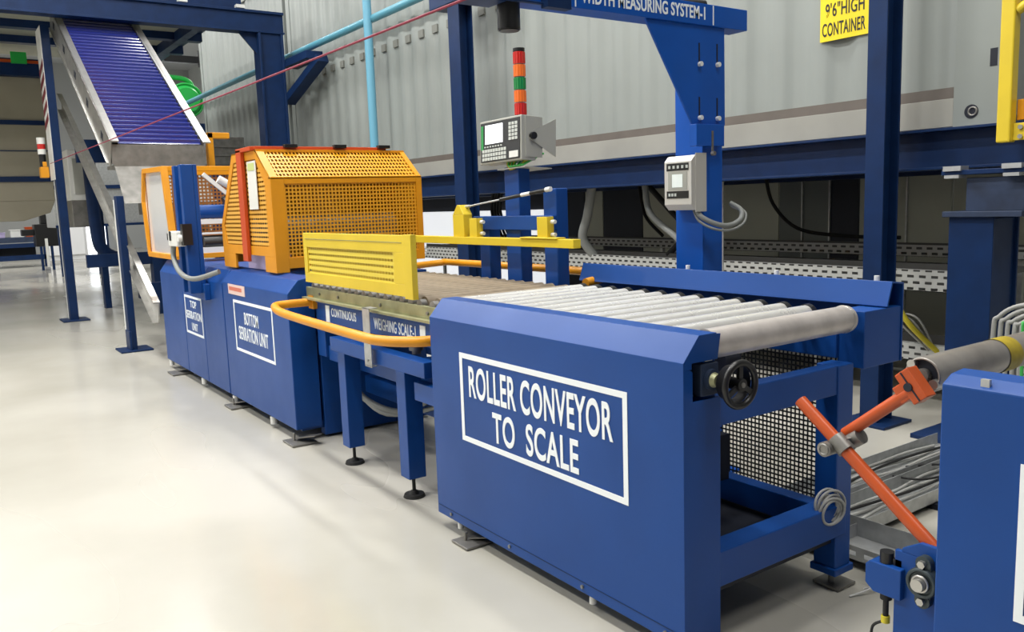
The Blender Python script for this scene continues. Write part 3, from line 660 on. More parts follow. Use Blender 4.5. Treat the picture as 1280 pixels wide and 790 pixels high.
# top-unit hood frame
th = thing('machine_hood', 'smaller amber framed hood with clear end panel below the incline conveyor lip', 'machine guard', (-9.3, 2.4, 1.1))
def fbar(m, p, q, w=0.05): m.bar(p, q, w, w, up=(0, 1, 0.01)); return m
m = MB(); XA, XB = -9.95, -8.72; YA, YC = 2.0, 3.15
for y in (YA, YC):
    fbar(m, (XA+0.15, y, 2.08), (XB-0.18, y, 2.06)); fbar(m, (XB-0.18, y, 2.08), (XB, y, 1.18), 0.06); fbar(m, (XA+0.15, y, 2.07), (XA, y, 1.75)); fbar(m, (XA, y, 1.77), (XA+0.1, y, 1.18)); fbar(m, (XA+0.1, y, 1.18), (XB, y, 1.18))
for x, z in ((XB-0.18, 2.06), (XA+0.15, 2.06), (XB, 1.18), (XA+0.1, 1.18)): m.bar((x, YA, z), (x, YC, z), 0.05, 0.05)
m.build('hood_frame', YEL, th, 0.003)
MB().add([(XA+0.15, YA+0.01, 2.06), (XB-0.2, YA+0.01, 2.06), (XB-0.02, YA+0.01, 1.18), (XA+0.1, YA+0.01, 1.18), (XA, YA+0.01, 1.77)], [(0,1,2,3,4)]).build('clear_panel', GLASS, th)
MB().add([(XA+0.15, YC, 2.06), (XB-0.2, YC, 2.06), (XB-0.02, YC, 1.18), (XA+0.1, YC, 1.18), (XA, YC, 1.77)], [(0,1,2,3,4)]).build('rear_panel', perf('rear_hood_sheet', (0.5, 0.2, 0.02), (0, 2), 0.04, 0.4), th)
MB().add([(XA+0.12, YA, 1.18), (XA+0.12, YC, 1.18), (XA+0.15, YC, 2.04), (XA+0.15, YA, 2.04)], [(0,1,2,3)]).build('side_panel', P_GUARD2, th)
m = MB(); m.cyl((-8.9, 2.1, 1.62), (-8.9, 3.1, 1.62), 0.07, 20); m.build('blue_roller', BLUE, th)
m = MB(); m.bar((-8.85, 2.1, 1.52), (-8.85, 3.1, 1.52), 0.06, 0.05); m.bar((-8.8, 2.1, 1.40), (-8.8, 3.1, 1.40), 0.05, 0.02); m.bar((-8.75, 2.1, 1.22), (-8.75, 3.1, 1.22), 0.10, 0.08); m.bar((-8.8, 2.35, 2.0), (-8.8, 2.8, 1.6), 0.03, 0.04)
m.cyl((-8.8, 2.5, 1.95), (-8.8, 2.75, 1.80), 0.04, 12); m.build('cross_member', WPL, th)
m = MB(); m.box(-9.0, -8.8, 2.3, 2.9, 1.28, 1.36); m.cyl((-8.8, 2.55, 1.7), (-8.8, 2.7, 1.78), 0.07, 14); m.cyl((-8.8, 2.9, 1.7), (-8.8, 3.0, 1.85), 0.06, 14); m.cyl((-8.82, 2.3, 1.30), (-8.82, 2.5, 1.30), 0.08, 14); m.build('dark_mechanism', BLK, th)

# ================================================================ INCLINE CONVEYOR
ic = thing('incline_conveyor', 'steep incline conveyor with ribbed glossy blue belt and stainless side rails', 'conveyor', (-12, 2.5, 0))
ang = math.radians(31); O = Vector((-11.0, 0, 2.47)); dU = Vector((-math.cos(ang), 0, math.sin(ang))); dN = Vector((math.sin(ang), 0, math.cos(ang)))
def ip(s_, t_, y): v = O+dU*s_+dN*t_; return Vector((v.x, y, v.z))
YB0, YB1 = 1.98, 2.95
m = MB(); prof = []; s_ = 0.0
while s_ < 4.3:
    prof += [(s_, 0.0), (s_+0.055, 0.0), (s_+0.065, 0.028), (s_+0.08, 0.034), (s_+0.095, 0.028), (s_+0.105, 0.0)]; s_ += 0.12
prof.append((s_, 0)); nn = len(prof)
m.add([ip(a, b_, YB0) for a, b_ in prof]+[ip(a, b_, YB1) for a, b_ in prof], [(i, i+1, i+1+nn, i+nn) for i in range(nn-1)])
m.build('belt', BELTB, ic)
def ibox(m, s0, s1, t0, t1, y0, y1):
    return m.add([ip(s0,t0,y0), ip(s1,t0,y0), ip(s1,t0,y1), ip(s0,t0,y1), ip(s0,t1,y0), ip(s1,t1,y0), ip(s1,t1,y1), ip(s0,t1,y1)],
                 [(0,3,2,1),(4,5,6,7),(0,1,5,4),(1,2,6,5),(2,3,7,6),(3,0,4,7)])
m = MB(); ibox(m, -0.05, 4.42, -0.28, 0.06, 1.88, 1.90); ibox(m, -0.05, 4.42, 0.04, 0.06, 1.88, 1.98); ibox(m, 0, 4.42, -0.28, -0.26, 1.86, 1.98)
sr = m.build('side_rail', STEEL, ic, 0.002)
m = MB()
for s_ in (0.35, 0.42, 1.3, 1.37, 2.2, 2.27, 3.1, 3.17, 4.0, 4.07): ibox(m, s_, s_+0.045, -0.15, -0.05, 1.874, 1.88)
m.build('slot', DARK, sr)
m = MB(); ibox(m, -0.05, 4.42, -0.22, 0.06, 2.97, 2.99); ibox(m, -0.05, 4.42, 0.04, 0.06, 2.95, 3.05)
m.build('side_rail', STEEL, ic, 0.002)
m = MB(); ibox(m, 0, 4.42, -0.12, -0.10, 1.9, 2.97); m.build('return_pan', STEELD, ic)
m = MB(); m.box(-11.02, -11.0, 1.9, 3.0, 2.22, 2.46); m.box(-11.5, -11.0, 1.92, 2.98, 2.18, 2.22); m.add([(-11.0, 1.92, 2.2), (-11.0, 2.98, 2.2), (-10.6, 2.98, 1.75), (-10.6, 1.92, 1.75)], [(0,1,2,3)])
m.build('discharge_chute', STEELD, ic)
# lower support channel, parallel then steeper
for yy, mt_ in ((1.97, STEEL), (3.02, STEELD)):
    m = MB(); a, b_ = Vector((-15.2, yy, 3.44)), Vector((-9.55, yy, 0.55)); d = (b_-a).normalized(); nn_ = Vector((-d.z, 0, d.x))
    m.bar(a, b_, 0.012, 0.26, up=nn_)
    for sgn in (-1, 1): m.bar(a+nn_*0.13*sgn+Vector((0, -0.03, 0)), b_+nn_*0.13*sgn+Vector((0, -0.03, 0)), 0.07, 0.012, up=nn_)
    m.build('lower_channel', mt_, ic)
m = MB(); m.box(-10.80, -10.64, 1.84, 1.92, 0.0, 1.84); m.box(-10.95, -10.55, 1.72, 2.08, 0, 0.02); m.box(-10.83, -10.6, 1.83, 1.86, 0.0, 0.25)
m.build('leg', NAVY, ic, 0.006)
m = MB(); m.box(-10.87, -10.80, 1.84, 1.90, 0.02, 1.8); m.box(-14.86, -14.78, 1.70, 1.82, 0.02, 2.2); m.build('leg_edge_strip', WPL, ic)
m = MB(); m.box(-14.78, -14.60, 1.70, 1.82, 0.0, 4.5); m.box(-14.95, -14.45, 1.58, 1.96, 0, 0.02)
m.build('leg', NAVY, ic, 0.006)
m = MB(); m.box(-14.66, -14.42, 2.95, 3.1, 0, 4.4); m.build('leg', NAVY, ic, 0.006)
m = MB(); m.box(-10.80, -10.62, 2.95, 3.1, 0, 2.1); m.build('leg', NAVY, ic, 0.006)
m = MB(); m.box(-14.6, -14.48, 2.0, 2.95, 0.82, 1.02); m.box(-10.76, -10.66, 2.0, 2.95, 0.62, 0.80); m.box(-14.6, -14.48, 2.0, 2.95, 2.45, 2.8)
m.build('cross_beam', NAVY, ic, 0.004)
m = MB()
for k in range(5): m.prism([(-15.12, 2.98+k*0.20), (-14.60, 3.10+k*0.20), (-14.60, 3.20+k*0.20), (-15.12, 3.08+k*0.20)], 'y', 1.688, 1.692)
m.build('hazard_stripe', HAZR, ic)
MB().box(-15.12, -14.60, 1.692, 1.70, 2.2, 4.48).build('white_leg_face', WPL, ic)
# tower beacon and emergency box near the leg
bc = thing('beacon', 'small red and white beacon with yellow box beside the striped leg', 'beacon', (-15.3, 1.62, 2.4))
MB().cyl((-15.25, 1.62, 2.78), (-15.25, 1.62, 2.88), 0.06, 14).cyl((-15.25, 1.62, 2.62), (-15.25, 1.62, 2.70), 0.06, 14).build('white_section', WPL, bc)
MB().cyl((-15.25, 1.62, 2.70), (-15.25, 1.62, 2.78), 0.06, 14).build('red_section', LRED, bc)
MB().cyl((-15.25, 1.62, 2.42), (-15.25, 1.62, 2.62), 0.05, 12).build('base', BLK, bc)
MB().box(-15.32, -15.12, 1.56, 1.68, 2.25, 2.42).box(-15.14, -15.12, 1.60, 1.66, 2.42, 2.5).build('yellow_box', YEL, bc, 0.01)
tag(MB().tube([(-15.2, 2.27, 2.6), (-15.2, 2.27, 2.2), (-15.2, 2.29, 1.30), (-15.2, 2.36, 1.06), (-15.2, 2.55, 0.93), (-15.2, 2.9, 0.90)], 0.10, 14, 8).build('bent_duct', NAVY), 'dark blue duct pipe bending at the bottom behind the incline conveyor legs', 'duct')
tag(MB().cyl((-14.6, 1.65, 2.44), (-2.6, 1.90, 2.43), 0.006, 8).build('pull_cord', ROPE), 'thin red pull cord stretched high above the machine line', 'cord')
tag(MB().box(-11.75, -11.62, 3.2, 3.28, 0, 2.68).box(-11.75, -11.62, 3.2, 3.5, 2.60, 2.68).build('guard_post', YEL, bevel=0.01), 'thin yellow post rising behind the incline conveyor lip', 'post')

# ================================================================ PORTAL + PLATFORM (left)
pf = thing('portal_frame', 'heavy navy portal frame with knee brackets above the incline conveyor', 'steel frame', (-14, 3, 0))
m = MB(); m.box(-14.2, -14.0, 4.85, 5.2, 0, 4.55); m.box(-14.25, -13.95, 4.80, 4.84, 0, 4.55); m.box(-14.25, -13.95, 5.18, 5.22, 0, 4.55); m.build('column', NAVY, pf, 0.006)
m = MB(); m.box(-14.05, -14.0, -1.5, 5.25, 4.55, 4.85); m.box(-14.2, -13.95, -1.5, 5.25, 4.84, 4.88); m.box(-14.2, -13.95, -1.5, 5.25, 4.53, 4.56); m.build('beam', NAVY, pf, 0.003)
m = MB(); m.prism([(4.50, 4.55), (4.84, 4.55), (4.84, 4.16)], 'x', -14.12, -14.08); m.build('knee_plate', NAVY, pf)
m = MB(); m.box(-14.1, -13.0, 5.22, 5.5, 4.0, 4.12); m.bar((-14.1, 5.3, 3.45), (-12.9, 5.45, 4.0), 0.2, 0.12); m.build('side_bracket', NAVY, pf, 0.003)
m = MB(); m.box(-14.2, -14.0, -1.5, -1.3, 0, 4.55); m.build('column', NAVY, pf)
up = thing('platform_deck', 'dark platform edge with small white fittings on top of the portal beam', 'platform', (-16, 2, 4.9))
m = MB(); m.box(-14.4, -14.1, -1.5, 4.6, 4.9, 5.5); m.box(-20, -14.2, -1.5, 4.6, 4.95, 5.0); m.build('deck', NAVY, up)
m = MB()
for y in (3.1, 3.65, 4.55): m.box(-14.08, -13.98, y-0.07, y+0.07, 4.90, 4.95)
m.build('clip', WPL, up)
m = MB()
for x in (-15.3, -16.6, -18): m.box(x-0.1, x+0.1, -1.5, 4.6, 4.80, 4.95)
m.box(-19, -14.2, 4.1, 4.25, 4.75, 4.95); m.box(-19, -14.2, 2.9, 3.0, 4.8, 4.95); m.build('joist', NAVY, up)
m = MB(); m.box(-20, -14.4, -1.5, 4.4, 4.93, 4.95); m.build('soffit', PANG, up)

# tan tank left background
tk = thing('clad_tank', 'large tan clad tank with navy bands in the left background', 'tank', (-19, 1, 1.5))
m = MB(); m.box(-22, -18.0, -4, 2.05, 1.95, 4.2); m.prism([(-4, 1.95), (2.05, 1.95), (1.95, 1.72), (1.5, 1.58), (-4, 1.58)], 'x', -22, -18.0); m.build('shell', TAN, tk, 0.01)
m = MB(); m.box(-18.0, -17.96, -4, 2.08, 3.34, 3.42); m.box(-18.0, -17.96, -4, 2.08, 2.30, 2.40); m.box(-18.0, -17.97, -4, 2.08, 2.86, 2.875); m.build('band', NAVY, tk)
m = MB(); m.box(-18.4, -17.8, -4, 2.2, 4.2, 4.5); m.build('top_beam', NAVY, tk)
m = MB(); m.box(-17.8, -17.76, 1.1, 2.2, 4.42, 4.47); m.build('orange_line', ORG, tk)
m = MB(); m.box(-17.76, -17.7, 1.55, 1.8, 4.4, 4.6); m.build('green_box', GREEN, tk)
for y in (-3.8, -1.6): MB().box(-21.5, -21.3, y, y+0.2, 0, 1.6).build('leg', NAVY, tk)
t2 = thing('grey_panel_machine', 'dull grey ribbed machine body seen under the incline conveyor lip', 'machine', (-17, 5, 0))
m = MB(); m.box(-18.5, -17.0, 3.6, 5.40, 1.62, 3.1); m.build('body', STEELD, t2, 0.01)
m = MB()
for k in range(8): m.box(-17.0, -16.97, 3.6, 5.40, 1.7+0.17*k, 1.74+0.17*k)
m.build('rib', STEELD, t2)
for y in (3.65, 5.25): MB().box(-17.2, -17.05, y, y+0.12, 0, 1.62).build('leg', NAVY, t2)
wp = thing('white_control_box', 'white cabinet with grey vent plate between the incline conveyor legs', 'cabinet', (-16, 2.6, 0))
MB().box(-16.5, -15.9, 2.05, 2.42, 1.9, 2.75).build('housing', WPL, wp, 0.01)
MB().box(-16.5, -15.9, 2.05, 2.45, 1.45, 1.9).build('vent_plate', STEELD, wp, 0.01)
MB().box(-16.3, -16.1, 2.45, 2.55, 0, 1.85).build('stand', NAVY, wp)
MB().box(-15.9, -15.88, 2.12, 2.36, 2.0, 2.6).build('door', BEZEL, wp)
# low machinery far left
dm = thing('dark_press', 'small dark machine with a white leg beside the end of the low conveyor table', 'machine', (-30, 3.2, 0))
m = MB(); m.box(-30.6, -30, 2.75, 3.5, 0.75, 1.45); m.box(-30.5, -30.1, 2.95, 3.2, 1.45, 1.75); m.box(-30.5, -30.1, 2.4, 2.75, 1.1, 1.3); m.build('body', BLK, dm, 0.02)
for y in (2.85, 3.15, 3.45): MB().box(-30.1, -30.0, y, y+0.07, 0, 0.75).build('leg', NAVY, dm)
MB().box(-29.98, -29.93, 3.0, 3.08, 0.1, 1.0).build('white_leg', WPL, dm)
lm = thing('low_conveyor_table', 'long dark low conveyor table far away at the left', 'conveyor', (-33, 0, 0))
m = MB(); m.box(-34, -32.5, -8, 3.5, 0.85, 1.02); m.build('table_top', GREYNAVY, lm)
m = MB(); m.box(-32.6, -32.5, -8, 3.3, 0.25, 0.42); m.box(-32.6, -32.5, -8, 3.4, 0.68, 0.82); m.build('rail', NAVY, lm)
for y in (-6, -3, -0.5, 1.7, 3.2): MB().box(-32.7, -32.5, y, y+0.15, 0, 0.85).build('leg', NAVY, lm)
m = MB(); m.box(-33.9, -33.0, -8, 3.0, 0.3, 0.7); m.build('dark_cover', DARK, lm)
for k, (y, c_, mt_) in enumerate(((1.95, 'lilac', LILAC), (2.5, 'white', WPL), (2.95, 'orange', ORG))):
    m = MB(); m.box(-33.4, -33.0, y-0.19, y+0.19, 1.02, 1.2+0.08*k); m.box(-33.42, -32.98, y-0.21, y+0.21, 1.17+0.08*k, 1.2+0.08*k)
    tag(m.build('parts_crate', mt_, bevel=0.01), c_+' crate standing on the dark low conveyor table', 'crate')
m = MB(); m.box(-36.6, -36.4, 3.6, 5.1, 0, 1.9); m.box(-36.4, -36.3, 3.7, 5.0, 0.2, 1.8)
tag(m.build('white_banner', mat('white_poster_board', (0.85, 0.86, 0.88), 0.5, emit=0), bevel=0.01), 'white display board far behind the incline conveyor legs', 'board')

gh = thing('grey_hopper', 'wide pale grey machine body on dark legs far behind the incline conveyor legs', 'machine', (-27, 4.4, 0))
m = MB(); m.box(-28, -26, 2.9, 6.6, 1.35, 3.2); m.build('body', GALV, gh, 0.02)
m = MB(); m.box(-26, -25.95, 2.9, 6.6, 2.4, 2.5); m.box(-26, -25.95, 2.9, 6.6, 1.35, 1.42); m.build('band', NAVY, gh)
for y in (2.95, 3.9, 6.4): MB().box(-26.2, -26.05, y, y+0.12, 0, 1.35).build('leg', NAVY, gh)
# bright doors in the far left wall: daylight
DAY = mat('daylight_glass', (0.92, 0.96, 1.0), 0.3, emit=4.5)
for k, (y0, y1) in enumerate(((4.9, 7.3), (10.2, 13.5))):
    d = struct(MB().box(-45.99, -45.9, y0, y1, 0, 3.6).build('door_%d' % (k+1), DAY))
    m = MB(); m.box(-45.9, -45.84, y0-0.1, y0, 0, 3.7); m.box(-45.9, -45.84, y1, y1+0.1, 0, 3.7); m.box(-45.9, -45.84, y0, y1, 3.6, 3.7); m.box(-45.9, -45.84, (y0+y1)/2-0.04, (y0+y1)/2+0.04, 0, 3.6)
    m.build('door_frame', NAVY, d)

# teal pipes
tag(MB().cyl((-22.0, 5.45, 4.26), (-8.5, 5.45, 4.24), 0.055, 14).build('teal_pipe', TEAL), 'long horizontal teal pipe in front of the container wall', 'pipe')
tag(MB().cyl((-11.06, 5.38, 0), (-11.06, 5.38, 5.6), 0.06, 14).build('teal_pipe', CYAN), 'vertical light blue pipe crossing the long teal pipe', 'pipe')
# green motor unit
gm = thing('green_blower', 'bright green round blower with green pipework behind the incline conveyor', 'blower', (-22.5, 5.7, 0))
m = MB(); m.cyl((-22.8, 5.72, 4.46), (-22.35, 5.72, 4.46), 0.42, 28); m.cyl((-22.35, 5.72, 4.46), (-22.25, 5.72, 4.46), 0.38, 28, 0.3); m.ring((-22.35, 5.72, 4.46), (1, 0, 0), 0.41, 0.03, 28, 8); m.build('casing', GREEN, gm)
m = MB(); m.tube([(-22.6, 4.7, 5.0), (-22.6, 5.5, 5.05), (-22.6, 5.9, 4.95), (-22.6, 6.0, 4.6)], 0.06); m.cyl((-22.6, 4.8, 3.85), (-22.6, 4.8, 5.0), 0.06, 12); m.cyl((-22.6, 4.6, 3.85), (-22.6, 4.6, 5.1), 0.04, 12); m.tube([(-22.6, 4.4, 5.1), (-22.6, 5.0, 5.15)], 0.05); m.build('pipework', GREEN, gm)
m = MB(); m.cyl((-22.4, 5.05, 3.9), (-22.4, 5.05, 6.3), 0.10, 14); m.build('riser', CYAN, gm)
m = MB(); m.box(-22.6, -22.2, 4.85, 5.25, 5.55, 5.75); m.box(-22.4, -22.3, 5.25, 6.1, 5.38, 5.55); m.cyl((-22.35, 6.15, 5.3), (-22.35, 6.15, 5.7), 0.08, 12); m.build('valve', BLK, gm)
m = MB(); m.box(-23.2, -22.2, 4.5, 6.2, 3.62, 3.88); m.box(-22.9, -22.6, 5.0, 5.6, 0, 3.62); m.build('stand', NAVY, gm)

# ================================================================ CONTAINERS + SUPPORT
def container(x0, x1, label, z0=2.0, H=3.9, sign=False, marks=None):
    c = thing('shipping_container', label, 'container', ((x0+x1)/2, 6.9, z0), 'pale grey containers on the navy beam' if not sign else None)
    yf, yb = 5.65, 8.09; zb, ztop = z0+0.22, z0+H-0.12
    m = MB(); P = []; x = x0+0.16
    while x < x1-0.42:
        for k_, (a_, b_) in enumerate(((0, .010), (.08, .010), (.10, .0125), (.12, .019), (.155, .033), (.175, .0375), (.19, .040), (.27, .040), (.285, .0375), (.305, .033), (.34, .019), (.36, .0125))): P.append((x+a_, yf+b_))
        x += 0.37
    P += [(x, yf+0.01), (x1-0.1, yf+0.01)]
    m.strip(P, 'z', zb+0.04, ztop); m.sm = [True]*len(m.sm)
    m.box(x0, x1, yb-0.02, yb, z0, z0+H); m.box(x0, x1, yf+0.05, yb, z0+H-0.03, z0+H); m.box(x0+0.1, x1-0.1, yf+0.05, yb, z0+0.12, z0+0.16); m.box(x0, x0+0.03, yf+0.05, yb, z0, z0+H)
    m.build('side_wall', CONT, c)
    m = MB(); m.box(x0, x1-0.31, yf, yf+0.05, z0+0.005, zb-0.03); m.box(x0, x1, yf-0.005, yf+0.06, ztop, z0+H); m.build('bottom_rail', CONTB, c, 0.003)
    m = MB(); m.prism([(yf+0.001, zb-0.03), (yf+0.006, zb+0.042), (yf+0.05, zb+0.045), (yf+0.05, zb-0.03)], 'x', x0+0.15, x1-0.31); m.build('rail_ledge', BROWNS, c)
    m = MB(); m.box(x1-0.31, x1, yf-0.004, yf+0.16, z0-0.005, z0+H); m.box(x0, x0+0.16, yf-0.004, yf+0.16, z0-0.005, z0+H)
    q = m.build('corner_post', CONT, c, 0.004)
    m = MB(); m.cyl((x1-0.19, yf-0.006, z0+0.09), (x1-0.19, yf-0.001, z0+0.09), 0.045, 24); m.build('corner_hole', DARK, q)
    m = MB(); m.ring((x1-0.182, yf-0.004, z0+0.09), (0, 1, 0), 0.026, 0.008, 20, 6); m.build('twist_lock', STEELD, q)
    return c
c1 = container(-14.9, -2.62, 'long pale grey corrugated shipping container carrying the yellow height sign', sign=True)
m = MB(); m.box(-2.62, -2.60, 5.72, 8.05, 2.05, 5.85); m.build('end_door', CONT, c1)
m = MB()
for y in (5.95, 6.35): m.cyl((-2.58, y, 2.1), (-2.58, y, 4.8), 0.018, 10)
m.build('door_bar', GALV, c1)
m = MB(); xx = -14.9+0.16+0.37*2
k = 0
while xx < -8.4:
    m.box(xx+0.165, xx+0.295, 5.662, 5.69, 3.83, 3.93); xx += 0.37
m.build('recess_patch', PATCH, c1)  # row of darker grey blocks set in the wall recesses
m = MB(); m.box(-2.705, -2.66, 5.644, 5.65, 2.36, 2.47); m.build('post_slot', DARK, c1)
c2 = container(-20.6, -15.05, 'short pale grey corrugated container standing further back behind the portal frame', sign=True)
sg = thing('height_sign', 'yellow sign giving the container height in black capitals', 'sign', (-3.74, 5.64, 2.7))
MB().box(-3.945, -3.55, 5.642, 5.65, 2.715, 3.20).build('sign_board', SIGNY, sg)
text_mesh('sign_lettering', "9'6\"HIGH", sg, SIGNK, -3.90, -3.585, 2.885, 2.985, 5.642, '-y', 0.01)
text_mesh('sign_lettering', 'CONTAINER', sg, SIGNK, -3.925, -3.575, 2.75, 2.845, 5.642, '-y', 0.01)

bmx = thing('support_beam', 'long navy beam carrying the pale grey containers', 'beam', (-9, 5.7, 1.73))
m = MB(); m.box(-21.6, -1.2, 5.60, 5.72, 1.74, 1.98); m.build('web', NAVY, bmx, 0.002)
m = MB(); m.box(-21.6, -1.2, 5.50, 5.80, 1.975, 1.992); m.box(-21.6, -1.2, 5.50, 5.80, 1.725, 1.742); m.build('flange', NAVY, bmx, 0.002)
bm2 = tag(MB().box(-21.6, -1.2, 7.9, 8.1, 1.73, 1.99).build('support_beam', NAVY, bevel=0.004), 'rear navy beam under the containers', 'beam')
# posts
def hpost(x0, x1, y0, z1, label):
    m = MB(); m.box(x0, x1, y0, y0+0.012, 0.02, z1); m.box(x0, x1, y0+0.17, y0+0.182, 0.02, z1); m.box((x0+x1)/2-0.006, (x0+x1)/2+0.006, y0+0.012, y0+0.17, 0.02, z1)
    m.box(x0-0.1, x1+0.1, y0-0.08, y0+0.26, 0, 0.02)
    return tag(m.build('steel_post', NAVY, bevel=0.003), label, 'post')
hpost(-3.275, -3.14, 5.2, 4.9, 'tall navy post in front of the container just right of the yellow sign')
hpost(-8.46, -8.22, 5.12, 3.86, 'tall navy post left of the signal tower, topped by a beam end')
tag(MB().box(-8.8, -8.1, 5.08, 5.36, 3.86, 4.15).build('cap_beam', NAVY, bevel=0.004), 'navy beam end resting on the post left of the signal tower', 'beam')
# pedestal right
pd = thing('pedestal_column', 'thick navy pedestal column under the container corner at the right', 'column', (-2.6, 5.5, 0))
m = MB(); m.box(-2.74, -2.47, 5.28, 5.30, 0, 1.42); m.box(-2.62, -2.60, 5.30, 5.6, 0, 1.42); m.box(-2.74, -2.47, 5.6, 5.62, 0, 1.42); m.box(-2.85, -2.3, 5.1, 5.75, 0, 0.03)
m.box(-2.74, -2.49, 5.30, 5.6, 0, 1.41)
m.build('shaft', NAVY, pd, 0.004)
MB().box(-2.77, -2.30, 5.25, 5.66, 1.42, 1.455).build('cap_plate', GREYNAVY, pd, 0.003)
MB().box(-2.66, -2.32, 5.32, 5.62, 1.455, 1.66).build('neck', GREYNAVY, pd, 0.003)
m = MB(); m.box(-2.80, -2.25, 5.28, 5.5, 1.68, 1.71); m.build('clamp_plate', NAVY, pd, 0.003)
m = MB()
for x in (-2.78, -2.43): m.box(x, x+0.11, 5.26, 5.36, 1.705, 1.735); m.box(x+0.01, x+0.10, 5.26, 5.36, 1.66, 1.68)
m.build('pad', GALV, pd)
# yellow rail right
yr = thing('yellow_handrail', 'yellow tubular handrail bolted to the beam at the right edge', 'handrail', (-2.4, 5.35, 1.85))
m = MB(); m.box(-2.50, -2.42, 5.32, 5.40, 1.86, 2.9); m.tube([(-2.42, 5.36, 2.62), (-2.3, 5.36, 2.66), (-1.9, 5.36, 2.66)], 0.03); m.build('stanchion', YEL2, yr, 0.01)
m = MB(); m.box(-2.42, -2.33, 5.36, 5.38, 1.87, 1.97); m.build('foot_plate', YEL2, yr, 0.002)
m = MB()
for z in (1.89, 1.945): m.cyl((-2.375, 5.345, z), (-2.375, 5.36, z), 0.014, 8)
m.build('bolt', STEEL, yr)
MB().box(-2.42, -1.8, 5.40, 5.42, 1.99, 2.11).build('toe_board', YEL, yr, 0.003)

# panels beneath the containers
pw = thing('partition_panels', 'row of grey and dark sheet panels beneath the containers', 'partition', (-6, 8.4, 0))
for x0, x1, mt_ in ((-24, -11.0, DARK), (-10.98, -10.02, DARK), (-10.0, -9.6, PANG), (-9.58, -8.75, DARK), (-8.73, -6.41, PANG), (-6.39, -6.08, PAND), (-6.06, -5.72, PAND), (-5.70, -5.36, DARK), (-5.34, -4.81, PANG), (-4.79, -4.34, PANG), (-4.32, -1.0, PANG)):
    MB().box(x0, x1, 8.4, 8.43, 0.02, 2.0).build('panel', mt_, pw)
m = MB()
for x in (-6.07, -5.71, -4.80): m.box(x-0.004, x+0.012, 8.375, 8.40, 0.02, 2.0)
m.build('edge_trim', GALV, pw)
# cable trays
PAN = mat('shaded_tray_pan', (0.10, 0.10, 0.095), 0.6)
def tray(y, zt_, zb_, x0, x1, depth, label, m_=P_TRAY):
    t = thing('cable_tray', label, 'cable tray', ((x0+x1)/2, y, zb_))
    MB().add([(x0, y, zb_), (x1, y, zb_), (x1, y, zt_), (x0, y, zt_)], [(0,1,2,3)]).build('perforated_side', m_, t)
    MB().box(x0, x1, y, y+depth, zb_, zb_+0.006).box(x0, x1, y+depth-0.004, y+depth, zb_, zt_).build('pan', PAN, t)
    MB().box(x0, x1, y-0.002, y+0.012, zt_-0.004, zt_).build('rolled_edge', GALV, t)
    for x in (x0+0.5, (x0+x1)/2, x1-0.3): MB().box(x-0.02, x+0.02, y+depth, y+depth+0.04, 0, zt_).build('stand', GALV, t)
    return t
tray(5.9, 1.02, 0.86, -11.5, -2.85, 0.5, 'long perforated cable tray behind the blue column, upper front run')
tray(6.9, 1.13, 1.03, -11.5, -2.85, 0.3, 'narrow perforated cable tray at the rear under the containers')
tray(5.95, 0.47, 0.33, -6.0, -2.85, 0.4, 'lower perforated cable tray seen beside the roller conveyor end')
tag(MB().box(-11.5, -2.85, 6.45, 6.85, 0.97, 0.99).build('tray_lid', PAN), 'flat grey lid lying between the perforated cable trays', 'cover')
tag(MB().cyl((-5.05, 5.84, 0.6), (-5.05, 5.84, 1.73), 0.008, 8).build('hanger_rod', GALV), 'thin steel hanger rod in front of the perforated trays', 'rod')
# hoses beneath beam
for k, (xa, xb, rr, lab, mt_) in enumerate(((-6.85, -6.95, 0.05, 'thick grey corrugated hose hanging left below the navy beam', GREYP), (-6.05, -5.6, 0.03, 'thinner slanting grey hose hanging below the navy beam', GREYP))):
    m = MB(); m.tube([(xa, 5.85, 1.75), (xa-0.08*(1-2*k)-0.0, 5.85, 1.45), (xb-0.07*(1-k), 5.85, 1.2), (xb, 5.95, 1.0)], rr, 14)
    tag(m.build('hanging_hose', mt_), lab, 'hose')
for pts, rr, lab in (([(-6.6, 6.42, 1.75), (-6.3, 6.42, 1.5), (-6.05, 6.42, 1.25), (-6.3, 6.42, 1.0)], 0.03, 'thick black cable hanging between the two grey hoses'),
                     ([(-5.7, 7.25, 1.8), (-5.6, 7.25, 1.5), (-5.3, 7.25, 1.25), (-4.8, 7.25, 1.18), (-4.2, 7.25, 1.17)], 0.018, 'black cable sweeping left to right in front of the grey panels'),
                     ([(-7.6, 7.25, 1.8), (-7.5, 7.25, 1.4), (-7.2, 7.25, 1.15)], 0.02, 'thin black cable left of the thick grey hose')):
    tag(MB().tube(pts, rr).build('black_cable', RUB), lab, 'cable', 'black cables under the beam')
for k in range(4):
    tag(MB().tube([(-9.6+0.07*k, 6.42, 1.75), (-9.65+0.07*k, 6.42, 1.5), (-9.5+0.09*k, 6.42, 1.15), (-9.2+0.1*k, 6.42, 0.99)], 0.02).build('black_cable', RUB), 'black cable in the hanging row left of the tall navy post', 'cable', 'row of black cables left of the tall post')
m = MB(); m.tube([(-3.50, 5.86, 1.03), (-3.47, 5.84, 0.95), (-3.38, 5.8, 0.8), (-3.28, 5.82, 0.62), (-3.10, 6.0, 0.36)], 0.02)
tag(m.build('yellow_cable', YCAB), 'yellow cable sagging beside the pedestal column', 'cable')
m = MB()
for k in range(4): m.tube([(-3.62+0.02*k, 5.87, 1.03), (-3.6+0.02*k, 5.85, 0.95), (-3.5+0.03*k, 5.82, 0.72), (-3.35+0.04*k, 5.85, 0.6+0.02*k), (-3.15, 6.0, 0.345)], 0.008)
tag(m.build('grey_cables', GREYC), 'thin grey cables sagging beside the yellow cable', 'cable')
